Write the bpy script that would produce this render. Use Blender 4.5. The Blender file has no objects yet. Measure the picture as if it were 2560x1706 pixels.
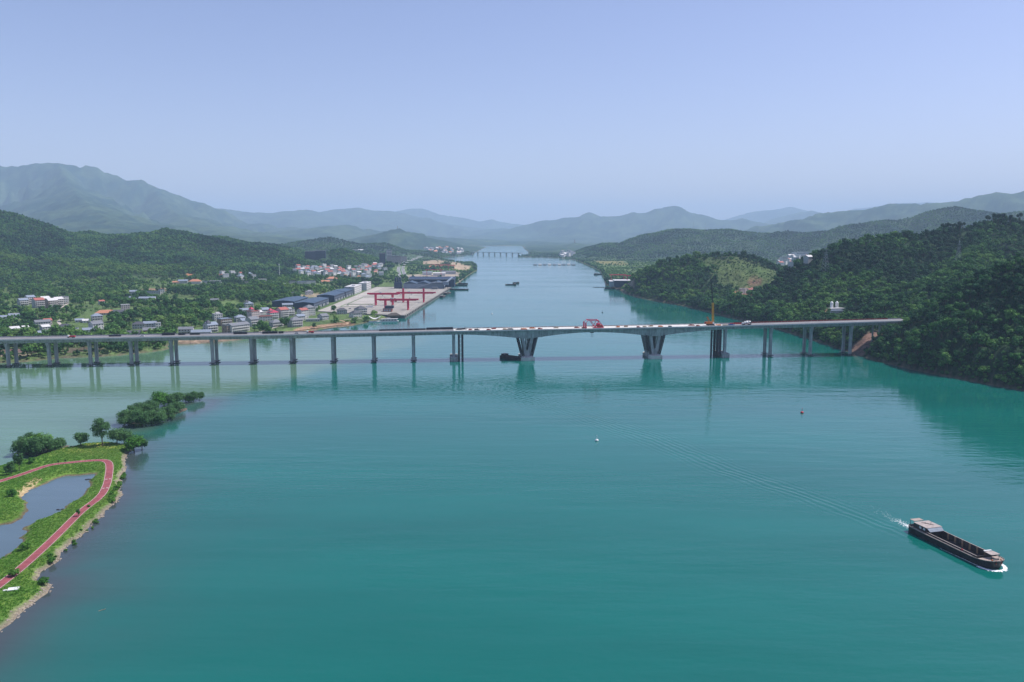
import bpy, math, random
import numpy as np
from mathutils import Vector, Matrix
R = math.radians
rnd = random.Random(7)
scene = bpy.context.scene
col = scene.collection

# ------------------------------------------------------------------ camera, sky, sun, exposure
CAM_H = 135.0
F, CX, CY, YH = 1991.0, 1280.0, 853.0, 585.0        # focal length and centre in photo pixels
PITCH = math.atan((CY - YH) / F)
cam = bpy.data.objects.new('camera', bpy.data.cameras.new('camera'))
col.objects.link(cam)
cam.location = (0, 0, CAM_H)
cam.rotation_euler = (math.pi / 2 - PITCH, 0, 0)
cam.data.sensor_width = 36.0
cam.data.lens = 28.0
cam.data.clip_start = 1.0
cam.data.clip_end = 120000.0
scene.camera = cam

SUN_EL, SUN_AZ = R(57), R(74)                        # azimuth clockwise from +Y
world = bpy.data.worlds.new('World')
scene.world = world
world.use_nodes = True
wn = world.node_tree
sky = wn.nodes.new('ShaderNodeTexSky')
sky.sky_type = 'NISHITA'
sky.sun_disc = False
sky.sun_elevation = SUN_EL
sky.sun_rotation = SUN_AZ
sky.altitude = 100
sky.air_density = 1.0
sky.dust_density = 0.9
sky.ozone_density = 3.0
bg = wn.nodes['Background']
bg.inputs['Strength'].default_value = 0.12
wb = wn.nodes.new('ShaderNodeMix'); wb.data_type = 'RGBA'; wb.blend_type = 'MULTIPLY'; wb.inputs[0].default_value = 1.0
wb.inputs[7].default_value = (1.20, 0.99, 1.10, 1)   # the photograph's white balance
wn.links.new(sky.outputs[0], wb.inputs[6])
wn.links.new(wb.outputs[2], bg.inputs['Color'])

sl = bpy.data.lights.new('sun', 'SUN')
sl.energy = 5.0
sl.angle = R(0.53)
sl.color = (1.0, 0.96, 0.92)
sun = bpy.data.objects.new('sun', sl)
col.objects.link(sun)
sdir = Vector((math.sin(SUN_AZ) * math.cos(SUN_EL), math.cos(SUN_AZ) * math.cos(SUN_EL), math.sin(SUN_EL)))
sun.rotation_euler = sdir.to_track_quat('Z', 'Y').to_euler()
sun.location = (0, 0, 900)

vs = scene.view_settings
vs.view_transform = 'Standard'
vs.look = 'None'
vs.exposure = 0.18
vs.gamma = 1.0
vs.use_curve_mapping = False
scene.render.engine = 'CYCLES'
scene.cycles.use_denoising = True
scene.cycles.max_bounces = 5
scene.cycles.diffuse_bounces = 2
scene.cycles.glossy_bounces = 3
scene.cycles.transmission_bounces = 2
scene.cycles.volume_bounces = 1
scene.cycles.caustics_reflective = False
scene.cycles.caustics_refractive = False
scene.cycles.sample_clamp_indirect = 4.0

# ------------------------------------------------------------------ photo pixel -> world helpers (layout only)
def ray(x, y):
    u = (x - CX) / F; v = (CY - y) / F
    c, s = math.cos(PITCH), math.sin(PITCH)
    return (u, c + v * s, -s + v * c)
def at_z(x, y, z=0.0):
    r = ray(x, y); t = (z - CAM_H) / r[2]
    return (r[0] * t, r[1] * t, z)
def at_y(x, y, Y):
    r = ray(x, y); t = Y / r[1]
    return (r[0] * t, Y, CAM_H + r[2] * t)

# ------------------------------------------------------------------ numeric noise
def _hash(ix, iy, seed):
    h = (ix.astype(np.int64) * 374761393 + iy.astype(np.int64) * 668265263 + seed * 1274126177) & 0x7fffffff
    h = (h ^ (h >> 13)) * 1274126177 & 0x7fffffff
    return ((h ^ (h >> 16)) & 0xffff) / 65535.0
def vnoise(x, y, seed=0):
    xi = np.floor(x); yi = np.floor(y); fx = x - xi; fy = y - yi
    fx = fx * fx * (3 - 2 * fx); fy = fy * fy * (3 - 2 * fy)
    a = _hash(xi, yi, seed); b = _hash(xi + 1, yi, seed); c = _hash(xi, yi + 1, seed); d = _hash(xi + 1, yi + 1, seed)
    return (a * (1 - fx) + b * fx) * (1 - fy) + (c * (1 - fx) + d * fx) * fy
def fbm(x, y, o=4, seed=0):
    s = 0; a = 0.5; t = 0
    for k in range(o):
        s = s + a * vnoise(x, y, seed + k * 17); t += a
        x = x * 2.03 + 11.7; y = y * 2.03 - 5.3; a *= 0.5
    return s / t
def ridged(x, y, o=4, seed=0):
    s = 0; a = 0.5; t = 0
    for k in range(o):
        s = s + a * (1 - np.abs(2 * vnoise(x, y, seed + k * 13) - 1)); t += a
        x = x * 2.1 + 3.1; y = y * 2.1 + 7.7; a *= 0.5
    return s / t
def sstep(a, b, x):
    t = np.clip((x - a) / (b - a), 0, 1)
    return t * t * (3 - 2 * t)
def inside(x, y, P):
    r = np.zeros(x.shape, bool); n = len(P)
    for i in range(n):
        x1, y1 = P[i]; x2, y2 = P[(i + 1) % n]
        if y1 == y2: continue
        c = (y1 > y) != (y2 > y)
        r ^= c & (x < (x2 - x1) * (y - y1) / (y2 - y1) + x1)
    return r
def seg_dist(x, y, P, closed=False):
    """distance to polyline, and position along it (segment index + fraction)"""
    best = np.full(x.shape, 1e12); par = np.zeros(x.shape)
    n = len(P)
    for i in range(n if closed else n - 1):
        x1, y1 = P[i][:2]; x2, y2 = P[(i + 1) % n][:2]
        dx, dy = x2 - x1, y2 - y1; L = dx * dx + dy * dy
        if L == 0: continue
        t = np.clip(((x - x1) * dx + (y - y1) * dy) / L, 0, 1)
        d = (x - x1 - t * dx) ** 2 + (y - y1 - t * dy) ** 2
        m = d < best
        best = np.where(m, d, best); par = np.where(m, i + t, par)
    return np.sqrt(best), par

# ------------------------------------------------------------------ mesh helpers
class G:
    def __init__(s): s.v = []; s.f = []; s.mi = []; s.m = 0
    def add(s, V, Fs):
        b = len(s.v); s.v += [tuple(p) for p in V]; s.f += [tuple(b + i for i in f) for f in Fs]; s.mi += [s.m] * len(Fs)
        return s
    def box(s, c, d, rz=0.0, top=1.0):
        cx, cy, cz = c; dx, dy, dz = d[0] / 2, d[1] / 2, d[2] / 2
        cs, sn = math.cos(rz), math.sin(rz); V = []
        for z, k in ((-dz, 1.0), (dz, top)):
            for a, b in ((-1, -1), (1, -1), (1, 1), (-1, 1)):
                x, y = a * dx * k, b * dy * k
                V.append((cx + x * cs - y * sn, cy + x * sn + y * cs, cz + z))
        return s.add(V, [(0, 3, 2, 1), (4, 5, 6, 7), (0, 1, 5, 4), (1, 2, 6, 5), (2, 3, 7, 6), (3, 0, 4, 7)])
    def bx(s, x0, x1, y0, y1, z0, z1):
        return s.box(((x0 + x1) / 2, (y0 + y1) / 2, (z0 + z1) / 2), (x1 - x0, y1 - y0, z1 - z0))
    def cyl(s, p, q, r0, r1=None, n=8, caps=True):
        r1 = r0 if r1 is None else r1
        p = Vector(p); q = Vector(q); d = (q - p).normalized()
        u = d.orthogonal().normalized(); w = d.cross(u)
        V = []
        for c, r in ((p, r0), (q, r1)):
            for i in range(n):
                a = 2 * math.pi * i / n
                V.append(c + u * (r * math.cos(a)) + w * (r * math.sin(a)))
        Fs = [(i, (i + 1) % n, n + (i + 1) % n, n + i) for i in range(n)]
        if caps: Fs += [tuple(range(n - 1, -1, -1)), tuple(range(n, 2 * n))]
        return s.add(V, Fs)
    def beam(s, p, q, w): return s.cyl(p, q, w * 0.7071, None, 4)
    def prism(s, P, z0, z1, flip=False):
        n = len(P); V = [(x, y, z0) for x, y in P] + [(x, y, z1) for x, y in P]
        return s.add(V, [tuple(range(n - 1, -1, -1)), tuple(range(n, 2 * n))] + [(i, (i + 1) % n, n + (i + 1) % n, n + i) for i in range(n)])
    def loft(s, rings, cap=True):
        n = len(rings[0]); V = [p for r in rings for p in r]; Fs = []
        for k in range(len(rings) - 1):
            for i in range(n):
                j = (i + 1) % n
                Fs.append((k * n + i, k * n + j, (k + 1) * n + j, (k + 1) * n + i))
        if cap: Fs += [tuple(range(n - 1, -1, -1)), tuple(range((len(rings) - 1) * n, len(rings) * n))]
        return s.add(V, Fs)
    def mesh(s, name, mats, smooth=False):
        me = bpy.data.meshes.new(name)
        me.from_pydata(s.v, [], s.f)
        for m in (mats if isinstance(mats, (list, tuple)) else [mats]): me.materials.append(m)
        if isinstance(mats, (list, tuple)) and len(mats) > 1: me.polygons.foreach_set('material_index', s.mi)
        if smooth: me.polygons.foreach_set('use_smooth', [True] * len(s.f))
        me.update()
        return me
    def obj(s, name, mats, parent=None, loc=(0, 0, 0), rz=0.0, smooth=False):
        return link(name, s.mesh(name, mats, smooth), parent, loc, rz)
def link(name, data, parent=None, loc=(0, 0, 0), rz=0.0):
    o = bpy.data.objects.new(name, data); col.objects.link(o)
    o.location = loc; o.rotation_euler = (0, 0, rz)
    if parent: o.parent = parent
    return o
def tag(o, label, cat, group=None):
    o['label'] = label; o['category'] = cat
    if group: o['group'] = group
    return o
def thing(name, label, cat, loc=(0, 0, 0), rz=0.0, group=None):
    return tag(link(name, None, None, loc, rz), label, cat, group)
def struct(o, kind='structure', label=None):
    o['kind'] = kind
    if label: o['label'] = label
    return o
def dup(root, loc, rz, label=None, group=None, scale=None):
    r = root.copy(); col.objects.link(r); r.location = loc; r.rotation_euler = (0, 0, rz)
    if label: r['label'] = label
    if group: r['group'] = group
    if scale: r.scale = (scale,) * 3 if not isinstance(scale, tuple) else scale
    for ch in list(root.children):
        c = ch.copy(); col.objects.link(c); c.parent = r
        for g in list(ch.children):
            d = g.copy(); col.objects.link(d); d.parent = c
    return r
def np_mesh(name, V, Q, mats, smooth=True):
    me = bpy.data.meshes.new(name); k = Q.shape[1]
    me.vertices.add(len(V)); me.vertices.foreach_set('co', np.asarray(V, np.float32).ravel())
    me.loops.add(Q.size); me.loops.foreach_set('vertex_index', Q.ravel().astype(np.int32))
    me.polygons.add(len(Q)); me.polygons.foreach_set('loop_start', np.arange(0, Q.size, k, dtype=np.int32))
    me.polygons.foreach_set('loop_total', np.full(len(Q), k, np.int32))
    me.polygons.foreach_set('use_smooth', np.full(len(Q), smooth))
    for m in mats: me.materials.append(m)
    me.update(calc_edges=True)
    return me
def grid_quads(ni, nj):
    i, j = np.meshgrid(np.arange(ni - 1), np.arange(nj - 1), indexing='ij')
    a = (i * nj + j).ravel()
    return np.stack([a, a + 1, a + nj + 1, a + nj], 1)
def set_attr(me, name, arr, kind='FLOAT'):
    at = me.attributes.new(name, kind, 'POINT')
    at.data.foreach_set({'FLOAT': 'value', 'FLOAT_COLOR': 'color', 'INT': 'value', 'FLOAT_VECTOR': 'vector'}[kind], np.asarray(arr, np.float32 if kind != 'INT' else np.int32).ravel())

# ------------------------------------------------------------------ materials
_mc = {}
def M(name, rgb=None, rough=0.8, var=0.18, scale=0.4, metal=0.0, spec=0.3, bump=0.0, streak=0.0):
    """plain surface with procedural blotches and fine grain"""
    if name in _mc: return _mc[name]
    m = bpy.data.materials.new(name); m.use_nodes = True; _mc[name] = m
    n, l = m.node_tree.nodes, m.node_tree.links
    b = n['Principled BSDF']
    b.inputs['Roughness'].default_value = rough; b.inputs['Metallic'].default_value = metal
    b.inputs['Specular IOR Level'].default_value = spec
    tc = n.new('ShaderNodeTexCoord')
    nz = n.new('ShaderNodeTexNoise'); nz.inputs['Scale'].default_value = scale; nz.inputs['Detail'].default_value = 6; nz.inputs['Roughness'].default_value = 0.65
    l.new(tc.outputs['Object'], nz.inputs['Vector'])
    mr = n.new('ShaderNodeMapRange'); mr.inputs[1].default_value = 0.3; mr.inputs[2].default_value = 0.7
    mr.inputs[3].default_value = 1 - var * 1.6; mr.inputs[4].default_value = 1 + var
    l.new(nz.outputs['Fac'], mr.inputs[0])
    mx = n.new('ShaderNodeMix'); mx.data_type = 'RGBA'; mx.blend_type = 'MULTIPLY'; mx.inputs[0].default_value = 1.0
    mx.inputs[6].default_value = (*rgb, 1)
    l.new(mr.outputs[0], mx.inputs[7])
    last = mx.outputs[2]
    if streak:
        mp = n.new('ShaderNodeMapping'); mp.inputs['Scale'].default_value = (1, 1, 0.07); l.new(tc.outputs['Object'], mp.inputs[0])
        n2 = n.new('ShaderNodeTexNoise'); n2.inputs['Scale'].default_value = 0.7; n2.inputs['Detail'].default_value = 5; l.new(mp.outputs[0], n2.inputs['Vector'])
        r2 = n.new('ShaderNodeMapRange'); r2.inputs[1].default_value = 0.4; r2.inputs[2].default_value = 0.68; r2.inputs[3].default_value = 1.08; r2.inputs[4].default_value = 1 - streak; l.new(n2.outputs['Fac'], r2.inputs[0])
        m3 = n.new('ShaderNodeMix'); m3.data_type = 'RGBA'; m3.blend_type = 'MULTIPLY'; m3.inputs[0].default_value = 1.0; l.new(last, m3.inputs[6]); l.new(r2.outputs[0], m3.inputs[7]); last = m3.outputs[2]
    l.new(last, b.inputs['Base Color'])
    if bump:
        bp = n.new('ShaderNodeBump'); bp.inputs['Distance'].default_value = bump
        l.new(nz.outputs['Fac'], bp.inputs['Height']); l.new(bp.outputs[0], b.inputs['Normal'])
    return m

def foliage_mat(name, ramp, rough=0.75, trans=0.25):
    """leaf material: colour differs from tree to tree and in patches over the hillside"""
    ramp = [(r * 0.80, g * 1.10, b * 0.80) for r, g, b in ramp]
    m = bpy.data.materials.new(name); m.use_nodes = True; _mc[name] = m
    n, l = m.node_tree.nodes, m.node_tree.links
    b = n['Principled BSDF']; b.inputs['Roughness'].default_value = rough; b.inputs['Specular IOR Level'].default_value = 0.15
    oi = n.new('ShaderNodeObjectInfo')
    nz = n.new('ShaderNodeTexNoise'); nz.inputs['Scale'].default_value = 0.0065; nz.inputs['Detail'].default_value = 4; nz.inputs['Roughness'].default_value = 0.6
    l.new(oi.outputs['Location'], nz.inputs['Vector'])
    ma = n.new('ShaderNodeMath'); ma.operation = 'MULTIPLY_ADD'; ma.inputs[1].default_value = 0.62
    l.new(oi.outputs['Random'], ma.inputs[0])
    mr = n.new('ShaderNodeMapRange'); mr.inputs[1].default_value = 0.36; mr.inputs[2].default_value = 0.64; mr.inputs[3].default_value = -0.28; mr.inputs[4].default_value = 0.60
    l.new(nz.outputs['Fac'], mr.inputs[0]); l.new(mr.outputs[0], ma.inputs[2])
    cr = n.new('ShaderNodeValToRGB'); cr.color_ramp.elements[0].color = (*ramp[0], 1); cr.color_ramp.elements[1].color = (*ramp[-1], 1)
    for i, c in enumerate(ramp[1:-1]):
        e = cr.color_ramp.elements.new((i + 1) / (len(ramp) - 1)); e.color = (*c, 1)
    l.new(ma.outputs[0], cr.inputs[0])
    ge = n.new('ShaderNodeNewGeometry')
    hs = n.new('ShaderNodeHueSaturation')
    m2 = n.new('ShaderNodeMapRange'); m2.inputs[3].default_value = 0.6; m2.inputs[4].default_value = 1.35
    l.new(ge.outputs['Random Per Island'], m2.inputs[0]); l.new(m2.outputs[0], hs.inputs['Value']); l.new(cr.outputs[0], hs.inputs['Color'])
    l.new(hs.outputs[0], b.inputs['Base Color'])
    tr = n.new('ShaderNodeBsdfTranslucent'); l.new(hs.outputs[0], tr.inputs[0])
    ms = n.new('ShaderNodeMixShader'); ms.inputs[0].default_value = trans
    l.new(b.outputs[0], ms.inputs[1]); l.new(tr.outputs[0], ms.inputs[2])
    l.new(ms.outputs[0], n['Material Output'].inputs['Surface'])
    return m

# ------------------------------------------------------------------ shorelines and hills
L_SHORE = [(-2500, 700), (-900, 790), (-640, 815), (-540, 829), (-518, 837), (-496, 862), (-457, 873), (-439, 882), (-414, 912), (-405, 929), (-415, 950), (-423, 968),
           (-400, 975), (-379, 984), (-344, 1022), (-312, 1063), (-281, 1108), (-262, 1151), (-237, 1172), (-220, 1226), (-201, 1290),
           (-200, 1330), (-165, 1900), (-158, 2050), (-148, 2225), (-140, 2718), (-130, 2950), (-135, 3057), (-150, 3400), (-184, 3680), (-269, 3836), (-413, 4468),
           (-329, 4957), (-259, 5244), (-266, 6656), (-264, 8274), (-504, 9104), (-504, 60000), (-60000, 60000), (-60000, 700)]
R_SHORE = [(2500, 200), (900, 430), (640, 540), (500, 622), (444, 678), (430, 708), (416, 746), (401, 789), (396, 811), (389, 845), (388, 885), (387, 925), (386, 973), (383, 1059), (378, 1132), (361, 1237), (339, 1392),
           (323, 1494), (272, 1671), (262, 1780), (262, 1895), (249, 2120), (278, 2404), (322, 2924), (328, 3446), (327, 4192), (264, 4468), (178, 4620), (60, 4690), (35, 4700), (40, 4800), (120, 5300),
           (111, 8274), (111, 9120), (111, 60000), (60000, 60000), (60000, 200)]
F_SHORE = [(-9000, 9104), (9000, 9120), (9000, 60000), (-9000, 60000)]

# name, list of (px, py, distance), foot width, canopy height already included in the outline
RIDGES = [
 ('left_hill', [(-160, 500, 2600), (0, 524, 2700), (37, 532, 2720), (110, 557, 2760), (164, 576, 2800), (190, 583, 2820), (227, 577, 2950), (256, 586, 2950), (303, 586, 2950), (365, 581, 2900), (387, 579, 2900), (406, 570, 2900), (431, 574, 2930), (468, 588, 3000), (512, 596, 3050), (534, 590, 3080), (556, 592, 3100), (599, 605, 3200), (658, 607, 3250), (713, 616, 3300), (760, 628, 3350), (797, 654, 3400)], 900, 7),
 ('left_spur', [(110, 557, 2760), (160, 600, 2600), (230, 640, 2400), (300, 672, 2200)], 420, 7),
 ('left_spur', [(406, 570, 2900), (440, 610, 2750), (480, 645, 2560), (520, 672, 2420)], 420, 7),
 ('left_spur', [(0, 524, 2700), (-20, 590, 2420), (-30, 640, 2200), (-40, 680, 2000)], 480, 7),
 ('big_mountain', [(-300, 440, 6300), (-120, 415, 6400), (0, 408, 6500), (47, 410, 6500), (102, 406, 6500), (146, 405, 6500), (183, 409, 6500), (199, 417, 6500), (219, 414, 6550), (241, 417, 6550), (263, 431, 6600), (289, 438, 6600), (318, 449, 6650), (336, 447, 6650), (365, 453, 6700), (384, 465, 6700), (409, 471, 6700), (450, 489, 6750), (475, 499, 6800), (512, 508, 6800), (537, 520, 6850), (559, 523, 6850), (592, 546, 6850), (621, 559, 6850), (673, 560, 6800), (694, 570, 6800), (724, 568, 6700), (775, 576, 6500), (823, 570, 6300), (870, 562, 6200), (895, 571, 6200), (924, 584, 6200)], 1500, 0),
 ('mountain_spur', [(146, 405, 6500), (180, 470, 5900), (240, 530, 5300), (300, 570, 4900)], 900, 0),
 ('mountain_spur', [(384, 465, 6700), (420, 520, 6200), (480, 560, 5700), (560, 590, 5200)], 900, 0),
 ('pagoda_hill', [(930, 598, 5600), (942, 590, 5600), (961, 582, 5500), (994, 571, 5450), (1012, 579, 5400), (1027, 581, 5400), (1052, 592, 5400), (1093, 599, 5400), (1137, 607, 5400), (1162, 615, 5400)], 620, 0),
 ('far_left_ridge', [(540, 520, 9800), (600, 527, 9800), (632, 532, 9800), (676, 531, 9900), (731, 527, 10000), (767, 524, 10200), (793, 532, 10500), (840, 523, 11000), (898, 518, 11000), (930, 526, 11000), (974, 527, 11000), (996, 531, 11200), (1060, 545, 11500), (1120, 560, 11500)], 2200, 0),
 ('far_left_ridge', [(940, 530, 14500), (974, 532, 14500), (1030, 521, 14500), (1059, 522, 14500), (1100, 537, 14500), (1153, 544, 14500), (1200, 554, 14500), (1229, 548, 14500), (1250, 555, 14500), (1310, 563, 14500), (1380, 575, 14500)], 2000, 0),
 ('valley_hill', [(1087, 594, 9800), (1115, 576, 9900), (1153, 571, 10000), (1175, 580, 10000), (1213, 573, 10200), (1263, 571, 10200), (1295, 574, 10200), (1330, 580, 10200)], 900, 0),
 ('low_left_hill', [(700, 612, 4100), (760, 601, 4200), (791, 596, 4200), (829, 591, 4250), (864, 601, 4250), (901, 609, 4300), (927, 607, 4300), (961, 606, 4300), (986, 614, 4300), (1011, 624, 4300)], 520, 4),
 ('white_roof_hill', [(800, 645, 3050), (813, 637, 3050), (823, 625, 3050), (848, 617, 3060), (867, 621, 3060), (892, 633, 3050), (933, 648, 3000), (964, 656, 2960)], 330, 6),
 ('knob', [(1090, 622, 4700), (1103, 618, 4700), (1125, 615, 4700), (1147, 625, 4700)], 170, 4),
 ('right_mountain', [(1270, 585, 8300), (1300, 570, 8400), (1324, 560, 8500), (1351, 550, 8500), (1385, 548, 8500), (1409, 542, 8500), (1446, 542, 8500), (1458, 536, 8500), (1470, 529, 8500), (1485, 533, 8500), (1497, 540, 8500), (1545, 540, 8500), (1569, 533, 8500), (1582, 528, 8500), (1596, 532, 8500), (1620, 530, 8500), (1640, 519, 8500), (1650, 522, 8500), (1662, 515, 8500), (1691, 512, 8500), (1705, 518, 8500), (1722, 530, 8500), (1766, 537, 8500), (1793, 548, 8500), (1830, 550, 8500), (1858, 545, 8500), (1885, 553, 8500), (1940, 560, 8500)], 1300, 0),
 ('mountain_spur', [(1691, 512, 8500), (1680, 550, 7900), (1640, 585, 7200)], 700, 0),
 ('mountain_spur', [(1470, 529, 8500), (1450, 565, 7900), (1420, 588, 7400)], 700, 0),
 ('far_right_ridge', [(1790, 555, 15500), (1858, 535, 15500), (1875, 528, 15500), (1946, 521, 15500), (1980, 514, 15500), (2000, 518, 15500), (2031, 528, 15500), (2100, 534, 15500), (2140, 520, 15500), (2240, 506, 15500), (2330, 502, 15500), (2420, 505, 15500), (2600, 500, 15500)], 1800, 0),
 ('far_right_ridge', [(1890, 565, 11500), (1930, 548, 11500), (1997, 531, 11500), (2028, 527, 11500), (2048, 531, 11500), (2120, 545, 11500)], 1300, 0),
 ('right_ridge', [(1860, 580, 6300), (1900, 569, 6200), (1950, 562, 6200), (1984, 552, 6100), (2026, 544, 6100), (2046, 533, 6100), (2074, 531, 6000), (2116, 524, 6000), (2138, 526, 6000), (2169, 523, 6000), (2209, 513, 6000), (2242, 509, 5900), (2273, 507, 5900), (2307, 510, 5900), (2338, 507, 5800), (2363, 508, 5800), (2405, 500, 5800), (2447, 491, 5800), (2495, 481, 5800), (2531, 486, 5800), (2560, 479, 5800), (2700, 470, 5800)], 1100, 0),
 ('near_right_ridge', [(1425, 636, 4500), (1436, 630, 4500), (1463, 618, 4500), (1487, 613, 4500), (1504, 607, 4500), (1548, 608, 4500), (1579, 596, 4500), (1599, 595, 4450), (1623, 581, 4400), (1643, 580, 4400), (1674, 572, 4400), (1722, 570, 4400), (1756, 574, 4400), (1827, 570, 4400), (1861, 576, 4400), (1929, 581, 4400), (1966, 576, 4350), (2009, 582, 4300), (2054, 576, 4300), (2074, 576, 4300), (2102, 564, 4250), (2138, 559, 4200), (2166, 555, 4200), (2209, 547, 4200), (2237, 548, 4200), (2293, 537, 4200), (2315, 527, 4200), (2363, 517, 4200), (2394, 514, 4200), (2419, 520, 4200), (2461, 524, 4200), (2503, 531, 4200), (2560, 524, 4200), (2700, 520, 4200)], 620, 5),
 ('headland', [(1302, 640, 4720), (1312, 628, 4730), (1330, 623, 4740), (1352, 629, 4740), (1368, 628, 4740), (1390, 627, 4740), (1402, 636, 4720)], 130, 4),
 ('far_knob', [(1395, 618, 5600), (1420, 611, 5600), (1437, 607, 5600), (1460, 611, 5600), (1480, 620, 5600)], 260, 0),
 ('bush_hill', [(1590, 735, 1720), (1612, 700, 1740), (1632, 672, 1750), (1654, 648, 1760), (1682, 643, 1770), (1731, 637, 1790), (1752, 631, 1800), (1790, 632, 1800), (1826, 631, 1800), (1872, 640, 1820), (1913, 655, 1850), (1954, 677, 1900), (1975, 688, 1930)], 225, 6),
 ('bush_hill_spur', [(1752, 631, 1800), (1735, 680, 1680), (1725, 720, 1600), (1720, 750, 1520)], 130, 6),
 ('right_hill', [(1850, 752, 1440), (1875, 745, 1430), (1899, 735, 1420), (1926, 716, 1400), (1965, 681, 1400), (1984, 669, 1400), (2012, 651, 1400), (2040, 637, 1400), (2068, 623, 1400), (2110, 610, 1400), (2152, 599, 1410), (2181, 593, 1410), (2223, 587, 1420), (2251, 589, 1430), (2293, 590, 1450), (2315, 585, 1460), (2349, 577, 1480), (2391, 568, 1500), (2419, 566, 1500), (2447, 560, 1500), (2475, 552, 1500), (2517, 549, 1500), (2560, 553, 1500), (2800, 545, 1500)], 430, 7),
 ('right_spur', [(2251, 589, 1430), (2215, 650, 1290), (2170, 700, 1180), (2110, 765, 1100)], 190, 7),
 ('right_spur', [(2068, 623, 1400), (2030, 680, 1320), (1985, 728, 1260), (1960, 770, 1220)], 150, 7),
 ('right_spur', [(2447, 560, 1500), (2440, 620, 1300), (2420, 670, 1120), (2380, 720, 1010)], 240, 7),
 ('near_right_hill', [(2205, 850, 905), (2250, 808, 890), (2295, 776, 880), (2343, 745, 870), (2384, 717, 860), (2432, 692, 850), (2470, 672, 845), (2518, 648, 840), (2560, 632, 835), (2700, 590, 820), (3000, 560, 800)], 235, 8),
 ('village_mound', [(250, 800, 1180), (330, 783, 1200), (400, 775, 1210), (470, 780, 1200), (540, 797, 1190)], 150, 8),
 ('plain_mound', [(600, 722, 1720), (660, 712, 1750), (700, 714, 1760)], 160, 8),
]
RW = []
_d0, _d1 = [0, 3500, 4500, 5500, 6500, 8500, 10000, 11500, 14500, 15500], [0, 3500, 5000, 8000, 12600, 16500, 18500, 21000, 25500, 26500]
def far(D): return float(np.interp(D, _d0, _d1))
for nm, pts, W, can in RIDGES:
    W *= far(pts[0][2]) / pts[0][2]
    P = [at_y(x, y, far(D)) for x, y, D in pts]
    RW.append((nm, [(p[0], p[1]) for p in P], np.array([max(p[2] - can, 3.0) for p in P]), W))

def height(x, y):
    x = np.asarray(x, float); y = np.asarray(y, float)
    wob = (fbm(x / 23, y / 23, 3, 91) - 0.5) * 14
    dl, _ = seg_dist(x, y, L_SHORE[:-3]); dr, _ = seg_dist(x, y, R_SHORE[:-3])
    land_l = inside(x, y, L_SHORE); land_r = inside(x, y, R_SHORE); land_f = inside(x, y, F_SHORE)
    d = np.minimum(dl, dr); land = land_l | land_r | land_f
    d = np.where(land_f & (y > 9300), 400, d)
    sd = np.where(land, d, -d) + wob * np.clip(d / 30, 0.15, 1) * 0.6
    z = np.where(sd > 0, np.minimum(sd * 0.42, 3.2) + np.clip(sd - 10, 0, 900) * 0.008, np.maximum(sd * 0.35, -5.0))
    z = z + np.where(sd > 15, (fbm(x / 120, y / 120, 4, 5) - 0.5) * np.clip(sd * 0.03, 0, 6), 0)
    hs = np.zeros(x.shape); tt = np.ones(x.shape)
    for nm, P, hc, W in RW:
        xs = [p[0] for p in P]; ys = [p[1] for p in P]
        m = (x > min(xs) - W) & (x < max(xs) + W) & (y > min(ys) - W) & (y < max(ys) + W)
        if not m.any(): continue
        xm, ym = x[m], y[m]
        dd, par = seg_dist(xm, ym, P)
        crest = np.interp(par, np.arange(len(hc)), hc)
        gul = ridged(xm / (W * 0.32), ym / (W * 0.32), 4, 33)
        t = np.clip(dd / (W * (0.62 + 0.62 * gul)), 0, 1)
        h = crest * (1 - t) ** 1.25 * (1 - 0.25 * t)
        h = h - (0.62 - gul) * crest * 0.62 * np.minimum(t * 3, 1) * (1 - t) * (0.55 + 0.45 * ridged(xm / (W * 0.12), ym / (W * 0.12), 3, 87))
        h = np.where(h < 0, 0, h)
        a = hs[m]; hs[m] = np.maximum(a, h)
    lift = sstep(-2, 60, sd)
    lift = np.where(x > 0, sstep(-1, 22, sd), lift)
    z = np.where(sd > -2, np.maximum(z, z * 0.3 + hs * lift), z)
    return z

# flat building ground
WHARF = [(-172, 1275), (-240, 1300), (-330, 1345), (-336, 1965), (-149, 1965)]
NI, NJ, Y0, RAT = 476, 520, 190.0, 1.0108
US = 0.95
gy = Y0 * RAT ** np.arange(NI)
gu = np.linspace(-US, US, NJ)
GX = gu[None, :] * (gy[:, None] + 350); GY = np.repeat(gy[:, None], NJ, 1)
HZ = height(GX, GY)
mw = inside(GX, GY, [(-185, 1290), (-250, 1310), (-420, 1345), (-420, 1975), (-160, 1975)])
HZ = np.where(mw, np.clip(HZ, 3.6, 4.5), HZ)
# the cutting where the bridge runs into the wooded hill
_ca = math.atan(80 / 894.0)
_ct = (GX + 515) * math.cos(_ca) + (GY - 804) * math.sin(_ca); _co = -(GX + 515) * math.sin(_ca) + (GY - 804) * math.cos(_ca)
_cz = np.interp(_ct, [880, 893, 915, 938, 952, 966], [1.5, 3.0, 9.0, 20.0, 27.0, 40.0]) + (fbm(GX / 9, GY / 9, 3, 55) - 0.5) * 3
_cm = sstep(-16, -9, _co) * sstep(44, 30, _co) * sstep(875, 890, _ct) * sstep(975, 960, _ct)
HZ = np.where(_cm > 0, np.minimum(HZ, HZ * (1 - _cm) + _cz * _cm), HZ)
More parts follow.
